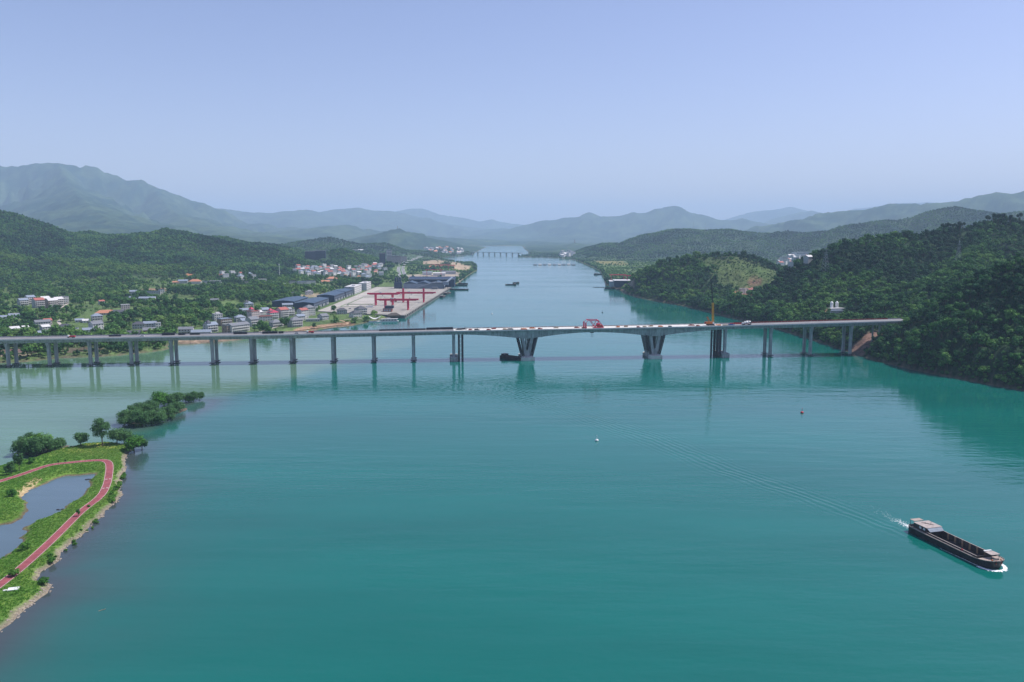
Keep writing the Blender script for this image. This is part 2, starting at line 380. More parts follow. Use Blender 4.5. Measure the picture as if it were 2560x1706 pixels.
# canopy roughness on hills too far away to show single trees
rough = sstep(5200, 6800, GY) * (HZ > 12)
HZ = HZ + rough * (fbm(GX / 70, GY / 70, 4, 61) - 0.5) * 30 * np.clip(HZ / 120, 0, 1)
def hq(x, y):
    x = np.asarray(x, float); y = np.asarray(y, float)
    fi = np.clip(np.log(y / Y0) / math.log(RAT), 0, NI - 1.001); fj = np.clip((x / (y + 350) + US) / (2 * US) * (NJ - 1), 0, NJ - 1.001)
    i = fi.astype(int); j = fj.astype(int); a = fi - i; b = fj - j
    return (HZ[i, j] * (1 - b) + HZ[i, j + 1] * b) * (1 - a) + (HZ[i + 1, j] * (1 - b) + HZ[i + 1, j + 1] * b) * a
def hit(px, py, dmin=600, dmax=9000):
    r = ray(px, py); t = np.geomspace(dmin, dmax, 1500)
    x, y, z = r[0] * t / r[1], t, CAM_H + r[2] * t / r[1]
    h = np.maximum(hq(x, y), 0.0)
    k = np.argmax(z < h)
    if not (z < h).any(): k = len(t) - 1
    return (float(x[k]), float(y[k]), float(h[k]))

# ------------------------------------------------------------------ ground sheet
def ground_mat():
    m = bpy.data.materials.new('ground'); m.use_nodes = True; n, l = m.node_tree.nodes, m.node_tree.links
    b = n['Principled BSDF']; b.inputs['Roughness'].default_value = 0.95; b.inputs['Specular IOR Level'].default_value = 0.1
    at = n.new('ShaderNodeAttribute'); at.attribute_name = 'gc'
    ge = n.new('ShaderNodeNewGeometry')
    def noise(sc, det, lo, hi, a, c):
        z = n.new('ShaderNodeTexNoise'); z.inputs['Scale'].default_value = sc; z.inputs['Detail'].default_value = det; z.inputs['Roughness'].default_value = 0.7
        l.new(ge.outputs['Position'], z.inputs['Vector'])
        r = n.new('ShaderNodeMapRange'); r.inputs[1].default_value = lo; r.inputs[2].default_value = hi; r.inputs[3].default_value = a; r.inputs[4].default_value = c
        l.new(z.outputs['Fac'], r.inputs[0]); return z, r
    z1, r1 = noise(0.16, 5, 0.3, 0.7, 0.55, 1.4)
    z2, r2 = noise(0.012, 6, 0.35, 0.65, 0.7, 1.25)
    mu = n.new('ShaderNodeMath'); mu.operation = 'MULTIPLY'; l.new(r1.outputs[0], mu.inputs[0]); l.new(r2.outputs[0], mu.inputs[1])
    mx = n.new('ShaderNodeMix'); mx.data_type = 'RGBA'; mx.blend_type = 'MULTIPLY'; mx.inputs[0].default_value = 1
    l.new(at.outputs['Color'], mx.inputs[6]); l.new(mu.outputs[0], mx.inputs[7]); l.new(mx.outputs[2], b.inputs['Base Color'])
    z3, _ = noise(0.05, 8, 0, 1, 0, 1)
    bp = n.new('ShaderNodeBump'); bp.inputs['Distance'].default_value = 14.0; bp.inputs['Strength'].default_value = 0.7
    l.new(z3.outputs['Fac'], bp.inputs['Height']); l.new(bp.outputs[0], b.inputs['Normal'])
    return m
FOREST = np.array((0.030, 0.062, 0.028)); GRASS = np.array((0.14, 0.205, 0.07)); SOIL = np.array((0.27, 0.17, 0.11)); SAND = np.array((0.36, 0.29, 0.21)); SCRUB = np.array((0.085, 0.14, 0.05))
def pxpoly(L, z=5.0): return [at_z(x, y, z)[:2] for x, y in L]
def hitpoly(L): return [hit(x, y)[:2] for x, y in L]
SOILS = [  # bare earth, sand and gravel seen between the green: outline in plan, colour
 (hitpoly([(0, 875), (60, 872), (115, 875), (115, 882), (60, 884), (0, 883)]), (0.20, 0.13, 0.115)),
 (hitpoly([(0, 887), (60, 886), (90, 888), (60, 891), (0, 893)]), (0.42, 0.33, 0.25)),
 (hitpoly([(440, 852), (560, 848), (640, 842), (640, 850), (540, 862), (450, 868)]), (0.33, 0.24, 0.17)),
 (hitpoly([(150, 872), (250, 868), (250, 880), (160, 884)]), (0.14, 0.12, 0.08)),
 (hitpoly([(735, 822), (800, 812), (870, 806), (880, 814), (800, 822), (740, 832)]), (0.34, 0.22, 0.14)),
 (hitpoly([(345, 726), (360, 722), (415, 720), (420, 728), (400, 733), (350, 734)]), (0.30, 0.20, 0.13)),
 (hitpoly([(462, 691), (492, 687), (498, 697), (470, 700)]), (0.36, 0.17, 0.09)),
 (hitpoly([(735, 738), (790, 735), (850, 728), (860, 733), (790, 743), (740, 747)]), (0.30, 0.25, 0.17)),
 (hitpoly([(1050, 655), (1090, 650), (1120, 654), (1100, 661), (1060, 662)]), (0.36, 0.27, 0.18)),
 (hitpoly([(1065, 667), (1090, 662), (1130, 664), (1135, 670), (1075, 671)]), (0.38, 0.14, 0.08)),
 (hitpoly([(1120, 656), (1135, 655), (1160, 662), (1180, 668), (1170, 678), (1140, 678), (1130, 664)]), (0.42, 0.32, 0.21)),
 (hitpoly([(1000, 690), (1150, 680), (1150, 705), (1020, 705)]), (0.34, 0.29, 0.23)),
 (hitpoly([(1874, 708), (1900, 706), (1912, 714), (1895, 718), (1876, 716)]), (0.22, 0.14, 0.09)),
 (hitpoly([(1828, 738), (1850, 728), (1890, 727), (1880, 742), (1850, 746)]), (0.36, 0.20, 0.12)),
 (hitpoly([(2060, 770), (2090, 776), (2080, 790), (2066, 786)]), (0.40, 0.28, 0.18)),
 (hitpoly([(1525, 708), (1590, 708), (1590, 724), (1560, 728)]), (0.35, 0.28, 0.22)),
 (hitpoly([(1480, 652), (1560, 654), (1575, 664), (1500, 662)]), (0.20, 0.19, 0.07)),
]
_cut = [(-515 + t * math.cos(_ca) - o * math.sin(_ca), 804 + t * math.sin(_ca) + o * math.cos(_ca)) for t, o in ((884, -8), (900, -10), (958, -9), (962, 30), (940, 36), (905, 30), (884, 22))]
def ground_colour(x, y, z):
    f1 = fbm(x / 260, y / 260, 4, 71); f2 = fbm(x / 60, y / 60, 4, 72)
    c = np.zeros(x.shape + (3,)); c[:] = FOREST
    flat = (sstep(30, 12, z) * (y < 5200) * ~((x > 150) & (y < 2300)))[..., None]
    c = c * (1 - flat) + (SCRUB * (1 - f2[..., None]) + GRASS * f2[..., None]) * flat
    far = sstep(3300, 4600, y)[..., None]
    g2 = (sstep(0.38, 0.66, f1 * 0.5 + f2 * 0.5))[..., None]
    c = c * (1 - far) + (np.array((0.014, 0.045, 0.034)) * (1 - g2) + np.array((0.06, 0.10, 0.055)) * g2) * far
    # yellow-green grassy back of the bush hill
    d = np.hypot((x - 515) / 125, (y - 1725) / 115)
    g = (sstep(1.3, 0.3, d + (f2 - 0.5) * 1.4))[..., None]; c = c * (1 - g) + (np.array((0.07, 0.125, 0.040)) * (1 - f2[..., None]) + np.array((0.13, 0.155, 0.06)) * f2[..., None]) * g
    for P, k in SOILS:
        m = inside(x + (f2 - 0.5) * 14, y + (f1 - 0.5) * 20, P)
        c[m] = np.array(k) * (0.8 + 0.4 * f2[m][:, None])
    m = inside(x, y, _cut); c[m] = np.array((0.20, 0.125, 0.10)) * (0.7 + 0.6 * f2[m][:, None])
    low = (sstep(1.1, 0.3, z))[..., None]; c = c * (1 - low) + np.array((0.16, 0.13, 0.095)) * low
    return c
V = np.stack([GX, GY, HZ], -1).reshape(-1, 3)
gme = np_mesh('ground', V, grid_quads(NI, NJ), [ground_mat()])
gcol = ground_colour(GX, GY, HZ).reshape(-1, 3)
set_attr(gme, 'gc', np.concatenate([gcol, np.ones((len(gcol), 1))], 1), 'FLOAT_COLOR')
struct(link('ground', gme), label='wooded hills, plain and far mountains on both banks of the river')

# ------------------------------------------------------------------ peninsula with pond and red path
PEN = [(-172, 240), (-175, 257), (-177, 274), (-176, 286), (-179, 294), (-186, 298), (-190, 306), (-189, 316), (-193, 327), (-195, 350), (-200, 378), (-203, 400), (-214, 420), (-224, 448), (-236, 474), (-240, 488), (-246, 500), (-262, 503), (-277, 500), (-286, 484),
       (-290, 466), (-298, 455), (-300, 447), (-330, 430), (-370, 380), (-400, 240)]
POND = pxpoly([(148, 1192), (172, 1186), (237, 1181), (222, 1200), (219, 1222), (200, 1242), (172, 1255), (150, 1274), (118, 1288), (80, 1304), (56, 1318), (58, 1345), (35, 1372), (0, 1390), (-60, 1420), (-120, 1420), (-120, 1340), (-30, 1318), (30, 1302), (66, 1284), (72, 1264), (54, 1240), (70, 1222), (110, 1206)], 1)
PATH = pxpoly([(-90, 1232), (0, 1203), (60, 1184), (119, 1164), (167, 1157), (220, 1152), (250, 1150.5), (264, 1152), (272, 1158), (274, 1170), (272, 1188), (268, 1208), (257, 1232), (240, 1250), (229, 1258), (198, 1283), (139, 1341), (93, 1384), (46, 1425), (0, 1461), (-60, 1505), (-130, 1560)], 2.2)
def catmull(P, n=8):
    out = []
    for i in range(len(P) - 1):
        p0 = P[max(i - 1, 0)]; p1 = P[i]; p2 = P[i + 1]; p3 = P[min(i + 2, len(P) - 1)]
        for k in range(n):
            t = k / n
            out.append(tuple(0.5 * (2 * p1[a] + (p2[a] - p0[a]) * t + (2 * p0[a] - 5 * p1[a] + 4 * p2[a] - p3[a]) * t * t + (3 * p1[a] - p0[a] - 3 * p2[a] + p3[a]) * t ** 3) for a in range(len(p1))))
    out.append(tuple(P[-1])); return out
PATHS = catmull(PATH, 8)
px_, py_ = np.meshgrid(np.arange(-400, -160, 0.9), np.arange(236, 510, 0.9), indexing='xy')
def pen_height(x, y):
    wob = (fbm(x / 6, y / 6, 3, 12) - 0.5) * 3.0
    d, _ = seg_dist(x, y, PEN, True); sd = np.where(inside(x, y, PEN), d, -d) + wob
    z = np.where(sd > 0, np.minimum(sd * 0.5, 2.0), np.maximum(sd * 0.4, -3)) + (fbm(x / 3.5, y / 3.5, 3, 4) - 0.5) * 0.5 * (sd > 1)
    dp, _ = seg_dist(x, y, POND, True); pd = np.where(inside(x, y, POND), -dp, dp) + wob * 1.7
    z = np.where(pd < 6, np.minimum(z, np.clip(pd * 0.35 + 0.05, -0.8, 5)), z)
    dq, _ = seg_dist(x, y, PATHS[::3])
    k = sstep(5.5, 2.6, dq); z = z * (1 - k) + 1.95 * k
    return z, sd, pd, dq
PZ, psd, ppd, pdq = pen_height(px_, py_)
pf = fbm(px_ / 5, py_ / 5, 4, 8)[..., None]; pf2 = fbm(px_ / 22, py_ / 22, 3, 9)[..., None]
pc = np.array((0.05, 0.14, 0.024)) * (1 - pf) + np.array((0.15, 0.24, 0.04)) * pf
yl = sstep(462, 486, py_)[..., None] * sstep(0.3, 0.7, pf2); pc = pc * (1 - yl) + np.array((0.36, 0.33, 0.085)) * yl
k = (sstep(1.8, 0.1, ppd) * (PZ < 1.2))[..., None]; pc = pc * (1 - k) + np.array((0.15, 0.11, 0.075)) * k
k = (sstep(3.2, 0.4, psd))[..., None]; pc = pc * (1 - k) + np.array((0.24, 0.20, 0.15)) * k
mud = inside(px_, py_, pxpoly([(-100, 1330), (30, 1318), (56, 1330), (60, 1352), (20, 1395), (-100, 1440)], 1))[..., None] * sstep(0.25, 0.6, pf)
pc = pc * (1 - mud) + np.array((0.20, 0.15, 0.11)) * mud
tan = inside(px_, py_, pxpoly([(38, 1228), (70, 1205), (90, 1192), (106, 1196), (80, 1214), (52, 1236)], 2))[..., None] * 0.8
pc = pc * (1 - tan) + np.array((0.42, 0.31, 0.18)) * tan
keep = psd > -7
q = grid_quads(*px_.shape)
km = keep.ravel()[q].any(1)
pme = np_mesh('peninsula', np.stack([px_, py_, PZ], -1).reshape(-1, 3), q[km], [ground_mat()])
for nd in pme.materials[0].node_tree.nodes:
    if nd.type == 'BUMP': nd.inputs['Distance'].default_value = 0.7
    if nd.type == 'TEX_NOISE' and abs(nd.inputs['Scale'].default_value - 0.05) < 1e-3: nd.inputs['Scale'].default_value = 0.9
    if nd.type == 'TEX_NOISE' and abs(nd.inputs['Scale'].default_value - 0.16) < 1e-3: nd.inputs['Scale'].default_value = 0.8
set_attr(pme, 'gc', np.concatenate([pc.reshape(-1, 3), np.ones((pc.size // 3, 1))], 1), 'FLOAT_COLOR')
struct(link('peninsula', pme), label='grassy peninsula with a pond')
def ribbon(P, w, z, off=0.0, zf=None):
    g = G(); V = []
    for i, p in enumerate(P):
        a = P[max(i - 1, 0)]; b = P[min(i + 1, len(P) - 1)]
        d = Vector((b[0] - a[0], b[1] - a[1], 0)).normalized(); nn = Vector((-d.y, d.x, 0))
        zz = (zf(p[0], p[1]) if zf else 0) + z
        for s in (-0.5, 0.5):
            q = Vector((p[0], p[1], 0)) + nn * (off + s * w); V.append((q.x, q.y, zz))
    g.add(V, [(2 * i, 2 * i + 1, 2 * i + 3, 2 * i + 2) for i in range(len(P) - 1)])
    return g
m_red = M('red_path', (0.26, 0.070, 0.078), 0.85, 0.22, 0.35)
m_white = M('white_paint', (0.75, 0.74, 0.7), 0.6, 0.1, 1.0)
pth = struct(ribbon(PATHS, 4.2, 2.12).obj('path', m_red), label='red cycle path looping round the pond')
ribbon(PATHS, 0.11, 2.126, 1.85).obj('edge_line', m_white, pth)
ribbon(PATHS, 0.11, 2.126, -1.85).obj('edge_line', m_white, pth)
for k in (84, 92):
    p = PATHS[k]; q2 = PATHS[k + 1]; an = math.atan2(q2[1] - p[1], q2[0] - p[0])
    G().box((0, 0.9, 2.128), (0.5, 1.1, 0.006)).box((0, -0.9, 2.128), (0.5, 1.1, 0.006)).obj('cross_marking', m_white, pth, (p[0], p[1], 0), an)

# ------------------------------------------------------------------ water
def water_mat():
    m = bpy.data.materials.new('river_water'); m.use_nodes = True; n, l = m.node_tree.nodes, m.node_tree.links
    b = n['Principled BSDF']; b.inputs['Roughness'].default_value = 0.06; b.inputs['IOR'].default_value = 1.333
    at = n.new('ShaderNodeAttribute'); at.attribute_name = 'wc'
    ge = n.new('ShaderNodeNewGeometry')
    def mp(sx, sy, rz=0):
        k = n.new('ShaderNodeMapping'); k.inputs['Scale'].default_value = (sx, sy, 1); k.inputs['Rotation'].default_value = (0, 0, rz)
        l.new(ge.outputs['Position'], k.inputs[0]); return k
    def math_(op, a, c):
        k = n.new('ShaderNodeMath'); k.operation = op
        for i, v in enumerate((a, c)):
            if isinstance(v, (int, float)): k.inputs[i].default_value = v
            elif v is not None: l.new(v, k.inputs[i])
        return k.outputs[0]
    def nz(mpn, sc, det, ro=0.5):
        k = n.new('ShaderNodeTexNoise'); k.inputs['Scale'].default_value = sc; k.inputs['Detail'].default_value = det; k.inputs['Roughness'].default_value = ro
        l.new(mpn.outputs[0], k.inputs['Vector']); return k.outputs['Fac']
    big = nz(mp(0.35, 1.0, R(6)), 0.006, 3)
    patch = n.new('ShaderNodeMapRange'); patch.inputs[1].default_value = 0.35; patch.inputs[2].default_value = 0.65; patch.inputs[3].default_value = 0.25; patch.inputs[4].default_value = 1.7
    l.new(big, patch.inputs[0])
    small = math_('MULTIPLY', nz(mp(0.6, 1.0, R(4)), 0.42, 3, 0.55), 0.060)
    swell = math_('MULTIPLY', nz(mp(0.25, 1.0, R(5)), 0.10, 3, 0.5), 0.26)
    h = math_('MULTIPLY', math_('ADD', small, swell), patch.outputs[0])
    wa = n.new('ShaderNodeAttribute'); wa.attribute_name = 'wake'
    sp = n.new('ShaderNodeSeparateXYZ'); l.new(wa.outputs['Vector'], sp.inputs[0])
    wob = math_('MULTIPLY', nz(mp(1, 1), 0.05, 2), 7.0)
    sw = math_('MULTIPLY', math_('SINE', math_('MULTIPLY', math_('ADD', sp.outputs[0], wob), 1.45), None), sp.outputs[1])
    h = math_('ADD', h, math_('MULTIPLY', sw, 0.06))
    cho = math_('MULTIPLY', math_('MULTIPLY', nz(mp(0.5, 1.0, R(3)), 0.22, 3, 0.5), sp.outputs[2]), 0.34)
    h = math_('ADD', h, cho)
    bp = n.new('ShaderNodeBump'); bp.inputs['Distance'].default_value = 1.0; bp.inputs['Strength'].default_value = 1.0
    l.new(h, bp.inputs['Height']); l.new(bp.outputs[0], b.inputs['Normal'])
    mr = n.new('ShaderNodeMapRange'); mr.inputs[1].default_value = 0.3; mr.inputs[2].default_value = 0.7; mr.inputs[3].default_value = 0.86; mr.inputs[4].default_value = 1.12
    l.new(nz(mp(0.22, 1, R(8)), 0.013, 5, 0.6), mr.inputs[0])
    mx = n.new('ShaderNodeMix'); mx.data_type = 'RGBA'; mx.blend_type = 'MULTIPLY'; mx.inputs[0].default_value = 1
    l.new(at.outputs['Color'], mx.inputs[6]); l.new(mr.outputs[0], mx.inputs[7]); l.new(mx.outputs[2], b.inputs['Base Color'])
    return m
wy = np.concatenate([[-60000, -3000, -400, 0, 80, 140], 180 * 1.0125 ** np.arange(0, 300), [12000, 30000, 90000]])
wu = np.concatenate([[-60, -8, -2], np.linspace(-0.95, 0.95, 340), [2, 8, 60]])
WX = wu[None, :] * (np.clip(wy, 180, 1e9)[:, None] + 60); WY = np.repeat(wy[:, None], len(wu), 1)
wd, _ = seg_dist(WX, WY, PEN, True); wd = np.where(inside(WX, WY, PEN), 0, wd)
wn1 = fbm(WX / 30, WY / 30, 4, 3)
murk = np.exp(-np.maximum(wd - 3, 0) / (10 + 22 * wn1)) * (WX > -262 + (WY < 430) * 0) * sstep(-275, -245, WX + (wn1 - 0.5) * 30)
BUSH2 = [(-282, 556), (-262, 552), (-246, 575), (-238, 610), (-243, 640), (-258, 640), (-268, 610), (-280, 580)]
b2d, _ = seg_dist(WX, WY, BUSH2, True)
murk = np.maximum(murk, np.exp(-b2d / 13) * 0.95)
cut = np.interp(WY, [200, 500, 560, 640, 700, 850, 1000], [-300, -262, -262, -255, -215, -170, -120])
silt = sstep(30, -30, WX - cut + (wn1 - 0.5) * 40) * sstep(250, 420, WY) * sstep(1200, 850, WY)
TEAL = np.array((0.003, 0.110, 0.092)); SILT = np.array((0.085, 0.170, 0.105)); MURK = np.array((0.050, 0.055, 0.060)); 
wc = np.zeros(WX.shape + (3,)); wc[:] = TEAL
wc = wc * (1 - silt[..., None]) + SILT * silt[..., None]
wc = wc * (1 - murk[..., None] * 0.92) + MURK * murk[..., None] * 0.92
pin = sstep(25, 0, seg_dist(WX, WY, POND, True)[0] * (1 - inside(WX, WY, POND)))[..., None] * (wd < 1)[..., None]
wc = wc * (1 - pin) + np.array((0.085, 0.13, 0.16)) * pin  # pond base tinted blue: the mirrored sky is put into its colour
WAKE = [(181, 338), (156, 393), (124, 446), (94, 515), (63, 562), (21, 633), (-25, 693), (-80, 730)]
dk, pk = seg_dist(WX, WY, WAKE)
side = np.zeros(WX.shape)
for i in range(len(WAKE) - 1):
    m = (pk >= i) & (pk < i + 1.0001)
    x1, y1 = WAKE[i]; x2, y2 = WAKE[i + 1]
    side = np.where(m, np.sign((x2 - x1) * (WY - y1) - (y2 - y1) * (WX - x1)), side)
wid = 5 + pk * 3.2
wm = np.exp(-(dk / wid) ** 2) * np.interp(pk, [0, 0.3, 4.5, 6.0, 7], [0.4, 1, 0.7, 0.8, 0.0]) * (WY < 800)
chop = 0.35 * np.exp(-((WX + 60) / 420) ** 4 - ((WY - 752 - WX * 0.075) / 40) ** 2) + np.exp(-((WX + 40) / 190) ** 2 - ((WY - 735) / 34) ** 2) * 0.9 + np.exp(-((WX - 210) / 120) ** 2 - ((WY - 755) / 42) ** 2) * 0.55 + np.exp(-((WX - 300) / 90) ** 2 - ((WY - 900) / 130) ** 2) * 1.0 + 0.25 * np.exp(-((WX - 330) / 80) ** 2 - ((WY - 600) / 120) ** 2)
wme = np_mesh('river', np.stack([WX, WY, np.zeros_like(WX)], -1).reshape(-1, 3), grid_quads(*WX.shape), [water_mat()])
set_attr(wme, 'wc', np.concatenate([wc.reshape(-1, 3), np.ones((wc.size // 3, 1))], 1), 'FLOAT_COLOR')
set_attr(wme, 'wake', np.stack([dk * side, wm, chop], -1).reshape(-1, 3), 'FLOAT_VECTOR')
struct(link('water', wme), label='wide turquoise river')

# ------------------------------------------------------------------ trees
RAMP = [(0.026, 0.066, 0.034), (0.050, 0.110, 0.042), (0.085, 0.160, 0.050), (0.135, 0.205, 0.060), (0.200, 0.250, 0.080)]
m_leaf = foliage_mat('leaves', RAMP)
m_leaf_grey = foliage_mat('willow_leaves', [(0.080, 0.140, 0.070), (0.105, 0.175, 0.085), (0.130, 0.200, 0.100)], 0.75, 0.45)
m_leaf_bright = foliage_mat('bright_leaves', [(0.050, 0.125, 0.030), (0.085, 0.18, 0.036), (0.14, 0.23, 0.045)])
m_pine = foliage_mat('pine_needles', [(0.014, 0.036, 0.022), (0.024, 0.052, 0.028)])
m_bark = M('bark', (0.09, 0.065, 0.045), 0.9, 0.3, 2.0)
_ICO = None
def ico():
    global _ICO
    if _ICO is None:
        t = (1 + 5 ** 0.5) / 2
        v = [Vector(p).normalized() for p in [(-1, t, 0), (1, t, 0), (-1, -t, 0), (1, -t, 0), (0, -1, t), (0, 1, t), (0, -1, -t), (0, 1, -t), (t, 0, -1), (t, 0, 1), (-t, 0, -1), (-t, 0, 1)]]
        f = [(0, 11, 5), (0, 5, 1), (0, 1, 7), (0, 7, 10), (0, 10, 11), (1, 5, 9), (5, 11, 4), (11, 10, 2), (10, 7, 6), (7, 1, 8), (3, 9, 4), (3, 4, 2), (3, 2, 6), (3, 6, 8), (3, 8, 9), (4, 9, 5), (2, 4, 11), (6, 2, 10), (8, 6, 7), (9, 8, 1)]
        _ICO = (v, f)
    return _ICO
def crown(seed, nl, nq, rx, rz, cz, lobe=0.42, leaf=0.7, core=0.72, cone=0.0, ragged=1.15):
    """foliage of a tree: leaf sprays on the skins of many lobes"""
    r = random.Random(seed); g = G(); L = []
    for i in range(nl):
        for _ in range(30):
            p = Vector((r.uniform(-1, 1), r.uniform(-1, 1), r.uniform(-0.8, 1)))
            if 0.25 < p.length < 1: break
        k = 1 - cone * (p.z + 1) / 2
        c = Vector((p.x * rx * 0.72 * k, p.y * rx * 0.72 * k, cz + p.z * rz * 0.72))
        L.append((c, rx * lobe * r.uniform(0.7, 1.25) * max(k, 0.35)))
    iv, iff = ico()
    for c, q in L:
        g.add([c + Vector((v.x, v.y, v.z * 0.85)) * q * core * r.uniform(0.85, 1.15) for v in iv], iff)
    for i in range(nq):
        c, q = r.choice(L)
        d = Vector((r.gauss(0, 1), r.gauss(0, 1), r.gauss(0.35, 1))).normalized()
        p = c + Vector((d.x, d.y, d.z * 0.85)) * q * r.uniform(0.8, ragged)
        nn = (d + Vector((r.gauss(0, .5), r.gauss(0, .5), r.gauss(0.2, .5)))).normalized()
        u = nn.orthogonal().normalized(); w = nn.cross(u); a = r.uniform(0, 6.28)
        u, w = u * math.cos(a) + w * math.sin(a), w * math.cos(a) - u * math.sin(a)
        s = leaf * r.uniform(0.55, 1.2); t = s * r.uniform(0.5, 0.9)
        g.add([p - u * s, p - w * t * 0.8, p + u * s, p + w * t], [(0, 1, 2, 3)])
    return g
def trunk(seed, h, r0, limbs, rx, cz, rz):
    r = random.Random(seed + 500); g = G()
    p = Vector((0, 0, -0.8)); q = Vector((r.uniform(-.3, .3), r.uniform(-.3, .3), h * 0.55))
    g.cyl(p, q, r0, r0 * 0.62, 7); t = q + Vector((r.uniform(-.4, .4), r.uniform(-.4, .4), h * 0.35)); g.cyl(q, t, r0 * 0.62, r0 * 0.2, 6)
    for i in range(limbs):
        s = p.lerp(q, r.uniform(0.55, 1.0)); a = 6.283 * (i + r.random() * 0.6) / limbs
        e = Vector((math.cos(a) * rx * 0.62, math.sin(a) * rx * 0.62, cz + r.uniform(-0.3, 0.5) * rz)); mid = s.lerp(e, 0.5) + Vector((0, 0, 0.12 * rx))
        g.cyl(s, mid, r0 * 0.4, r0 * 0.25, 5); g.cyl(mid, e, r0 * 0.25, r0 * 0.06, 5)
    return g
# forest kinds: crown and trunk geometry shared by three leaf colours
m_leaf_dark = foliage_mat('evergreen_leaves', [(0.016, 0.046, 0.030), (0.030, 0.080, 0.040), (0.056, 0.125, 0.046), (0.100, 0.180, 0.056), (0.170, 0.240, 0.075)])
m_leaf_hill = foliage_mat('hill_leaves', [(0.010, 0.036, 0.036), (0.020, 0.062, 0.042), (0.046, 0.108, 0.050), (0.085, 0.16, 0.060), (0.14, 0.20, 0.07)])
KG = []
for sd in range(4): KG.append((crown(10 + sd, 9, 190, 3.3, 2.7, 4.6, 0.44, 0.62), trunk(10 + sd, 6.5, 0.22, 3, 3.3, 4.6, 2.7)))
for sd in range(2): KG.append((crown(20 + sd, 8, 170, 2.5, 3.4, 5.2, 0.42, 0.55, cone=0.35), trunk(20 + sd, 8, 0.2, 2, 2.2, 5.0, 3.2)))
for sd in range(2): KG.append((crown(30 + sd, 7, 120, 2.6, 1.5, 1.6, 0.42, 0.5), trunk(30 + sd, 2.2, 0.12, 3, 2.2, 1.5, 1.2)))
tree_tr = [k[1].mesh('trunk', m_bark) for k in KG]
def kinds(mat, nm):
    c = bpy.data.collections.new(nm)
    for k in KG:
        g = G(); g.add(k[0].v, k[0].f); g.m = 1; g.add(k[1].v, k[1].f)
        c.objects.link(bpy.data.objects.new('tree_source', g.mesh('tree_source', [mat, m_bark])))
    return [k[0].mesh('crown', mat) for k in KG], c
CR_PLAIN, SRC_PLAIN = kinds(m_leaf, 'plain_sources')
CR_DARK, SRC_DARK = kinds(m_leaf_dark, 'evergreen_sources')
SMALL = bpy.data.collections.new('far_forest_sources'); SMALL_PLAIN = bpy.data.collections.new('far_plain_sources')
for sd in range(4):
    g = crown(50 + sd, 7, 60, 3.6, 2.9, 3.6, 0.44, 0.9, 0.84)
    SMALL.objects.link(bpy.data.objects.new('tree_far_source', g.mesh('tree_far_source', m_leaf_hill))); SMALL_PLAIN.objects.link(bpy.data.objects.new('tree_far_source', g.mesh('tree_far_source', m_leaf)))

def scatter(name, label, pts, rot, sc, var, coll):
    me = bpy.data.meshes.new(name); me.vertices.add(len(pts)); me.vertices.foreach_set('co', np.asarray(pts, np.float32).ravel())
    set_attr(me, 'rot', rot); set_attr(me, 'sc', sc); set_attr(me, 'var', var, 'INT')
    o = struct(link(name, me), 'stuff', label)
    ng = bpy.data.node_groups.new(name + '_nodes', 'GeometryNodeTree')
    ng.interface.new_socket('Geometry', in_out='INPUT', socket_type='NodeSocketGeometry'); ng.interface.new_socket('Geometry', in_out='OUTPUT', socket_type='NodeSocketGeometry')
    N, Lk = ng.nodes, ng.links
    gi = N.new('NodeGroupInput'); go = N.new('NodeGroupOutput'); ip = N.new('GeometryNodeInstanceOnPoints')
    ci = N.new('GeometryNodeCollectionInfo'); ci.inputs['Collection'].default_value = coll; ci.inputs['Separate Children'].default_value = True; ci.inputs['Reset Children'].default_value = True
    def na(nm, t):
        k = N.new('GeometryNodeInputNamedAttribute'); k.data_type = t; k.inputs['Name'].default_value = nm; return k.outputs['Attribute']
    cx = N.new('ShaderNodeCombineXYZ'); Lk.new(na('rot', 'FLOAT'), cx.inputs[2])
    er = N.new('FunctionNodeEulerToRotation'); Lk.new(cx.outputs[0], er.inputs[0])
    ip.inputs['Pick Instance'].default_value = True
    Lk.new(gi.outputs[0], ip.inputs['Points']); Lk.new(ci.outputs[0], ip.inputs['Instance']); Lk.new(na('var', 'INT'), ip.inputs['Instance Index'])
    Lk.new(er.outputs[0], ip.inputs['Rotation']); Lk.new(na('sc', 'FLOAT'), ip.inputs['Scale']); Lk.new(ip.outputs[0], go.inputs[0])
    md = o.modifiers.new('trees', 'NODES'); md.node_group = ng
    return o

CLEAR = []            # plan circles kept free of trees: (x, y, r)
def clear(x, y, r): CLEAR.append((x, y, r))

# ------------------------------------------------------------------ bridge
m_conc = M('concrete', (0.38, 0.38, 0.375), 0.85, 0.16, 0.25, bump=0.02, streak=0.38)
m_conc_lt = M('pale_concrete', (0.58, 0.565, 0.53), 0.85, 0.14, 0.3)
m_asph = M('asphalt', (0.20, 0.195, 0.20), 0.9, 0.15, 0.08)
m_steel_dk = M('dark_steel', (0.035, 0.034, 0.04), 0.6, 0.3, 0.8)
m_redsteel = M('red_steel', (0.60, 0.028, 0.085), 0.5, 0.18, 0.3)
m_rust = M('rusty_red_steel', (0.28, 0.05, 0.035), 0.7, 0.35, 0.8)
m_yellow = M('yellow_paint', (0.62, 0.33, 0.04), 0.5, 0.15, 0.6)
m_orange = M('orange_paint', (0.55, 0.16, 0.03), 0.55, 0.2, 0.8)
m_wood = M('timber', (0.36, 0.25, 0.15), 0.85, 0.3, 0.8)
m_black = M('black_rubber', (0.02, 0.02, 0.022), 0.8, 0.2, 1.0)
m_glass = M('window_glass', (0.035, 0.05, 0.07), 0.12, 0.2, 0.6, spec=0.6)
m_whitemetal = M('white_metal', (0.72, 0.72, 0.70), 0.45, 0.12, 0.5)
BA = math.atan(80 / 894.0)
BO = Vector((-515.0, 804.0, 0))
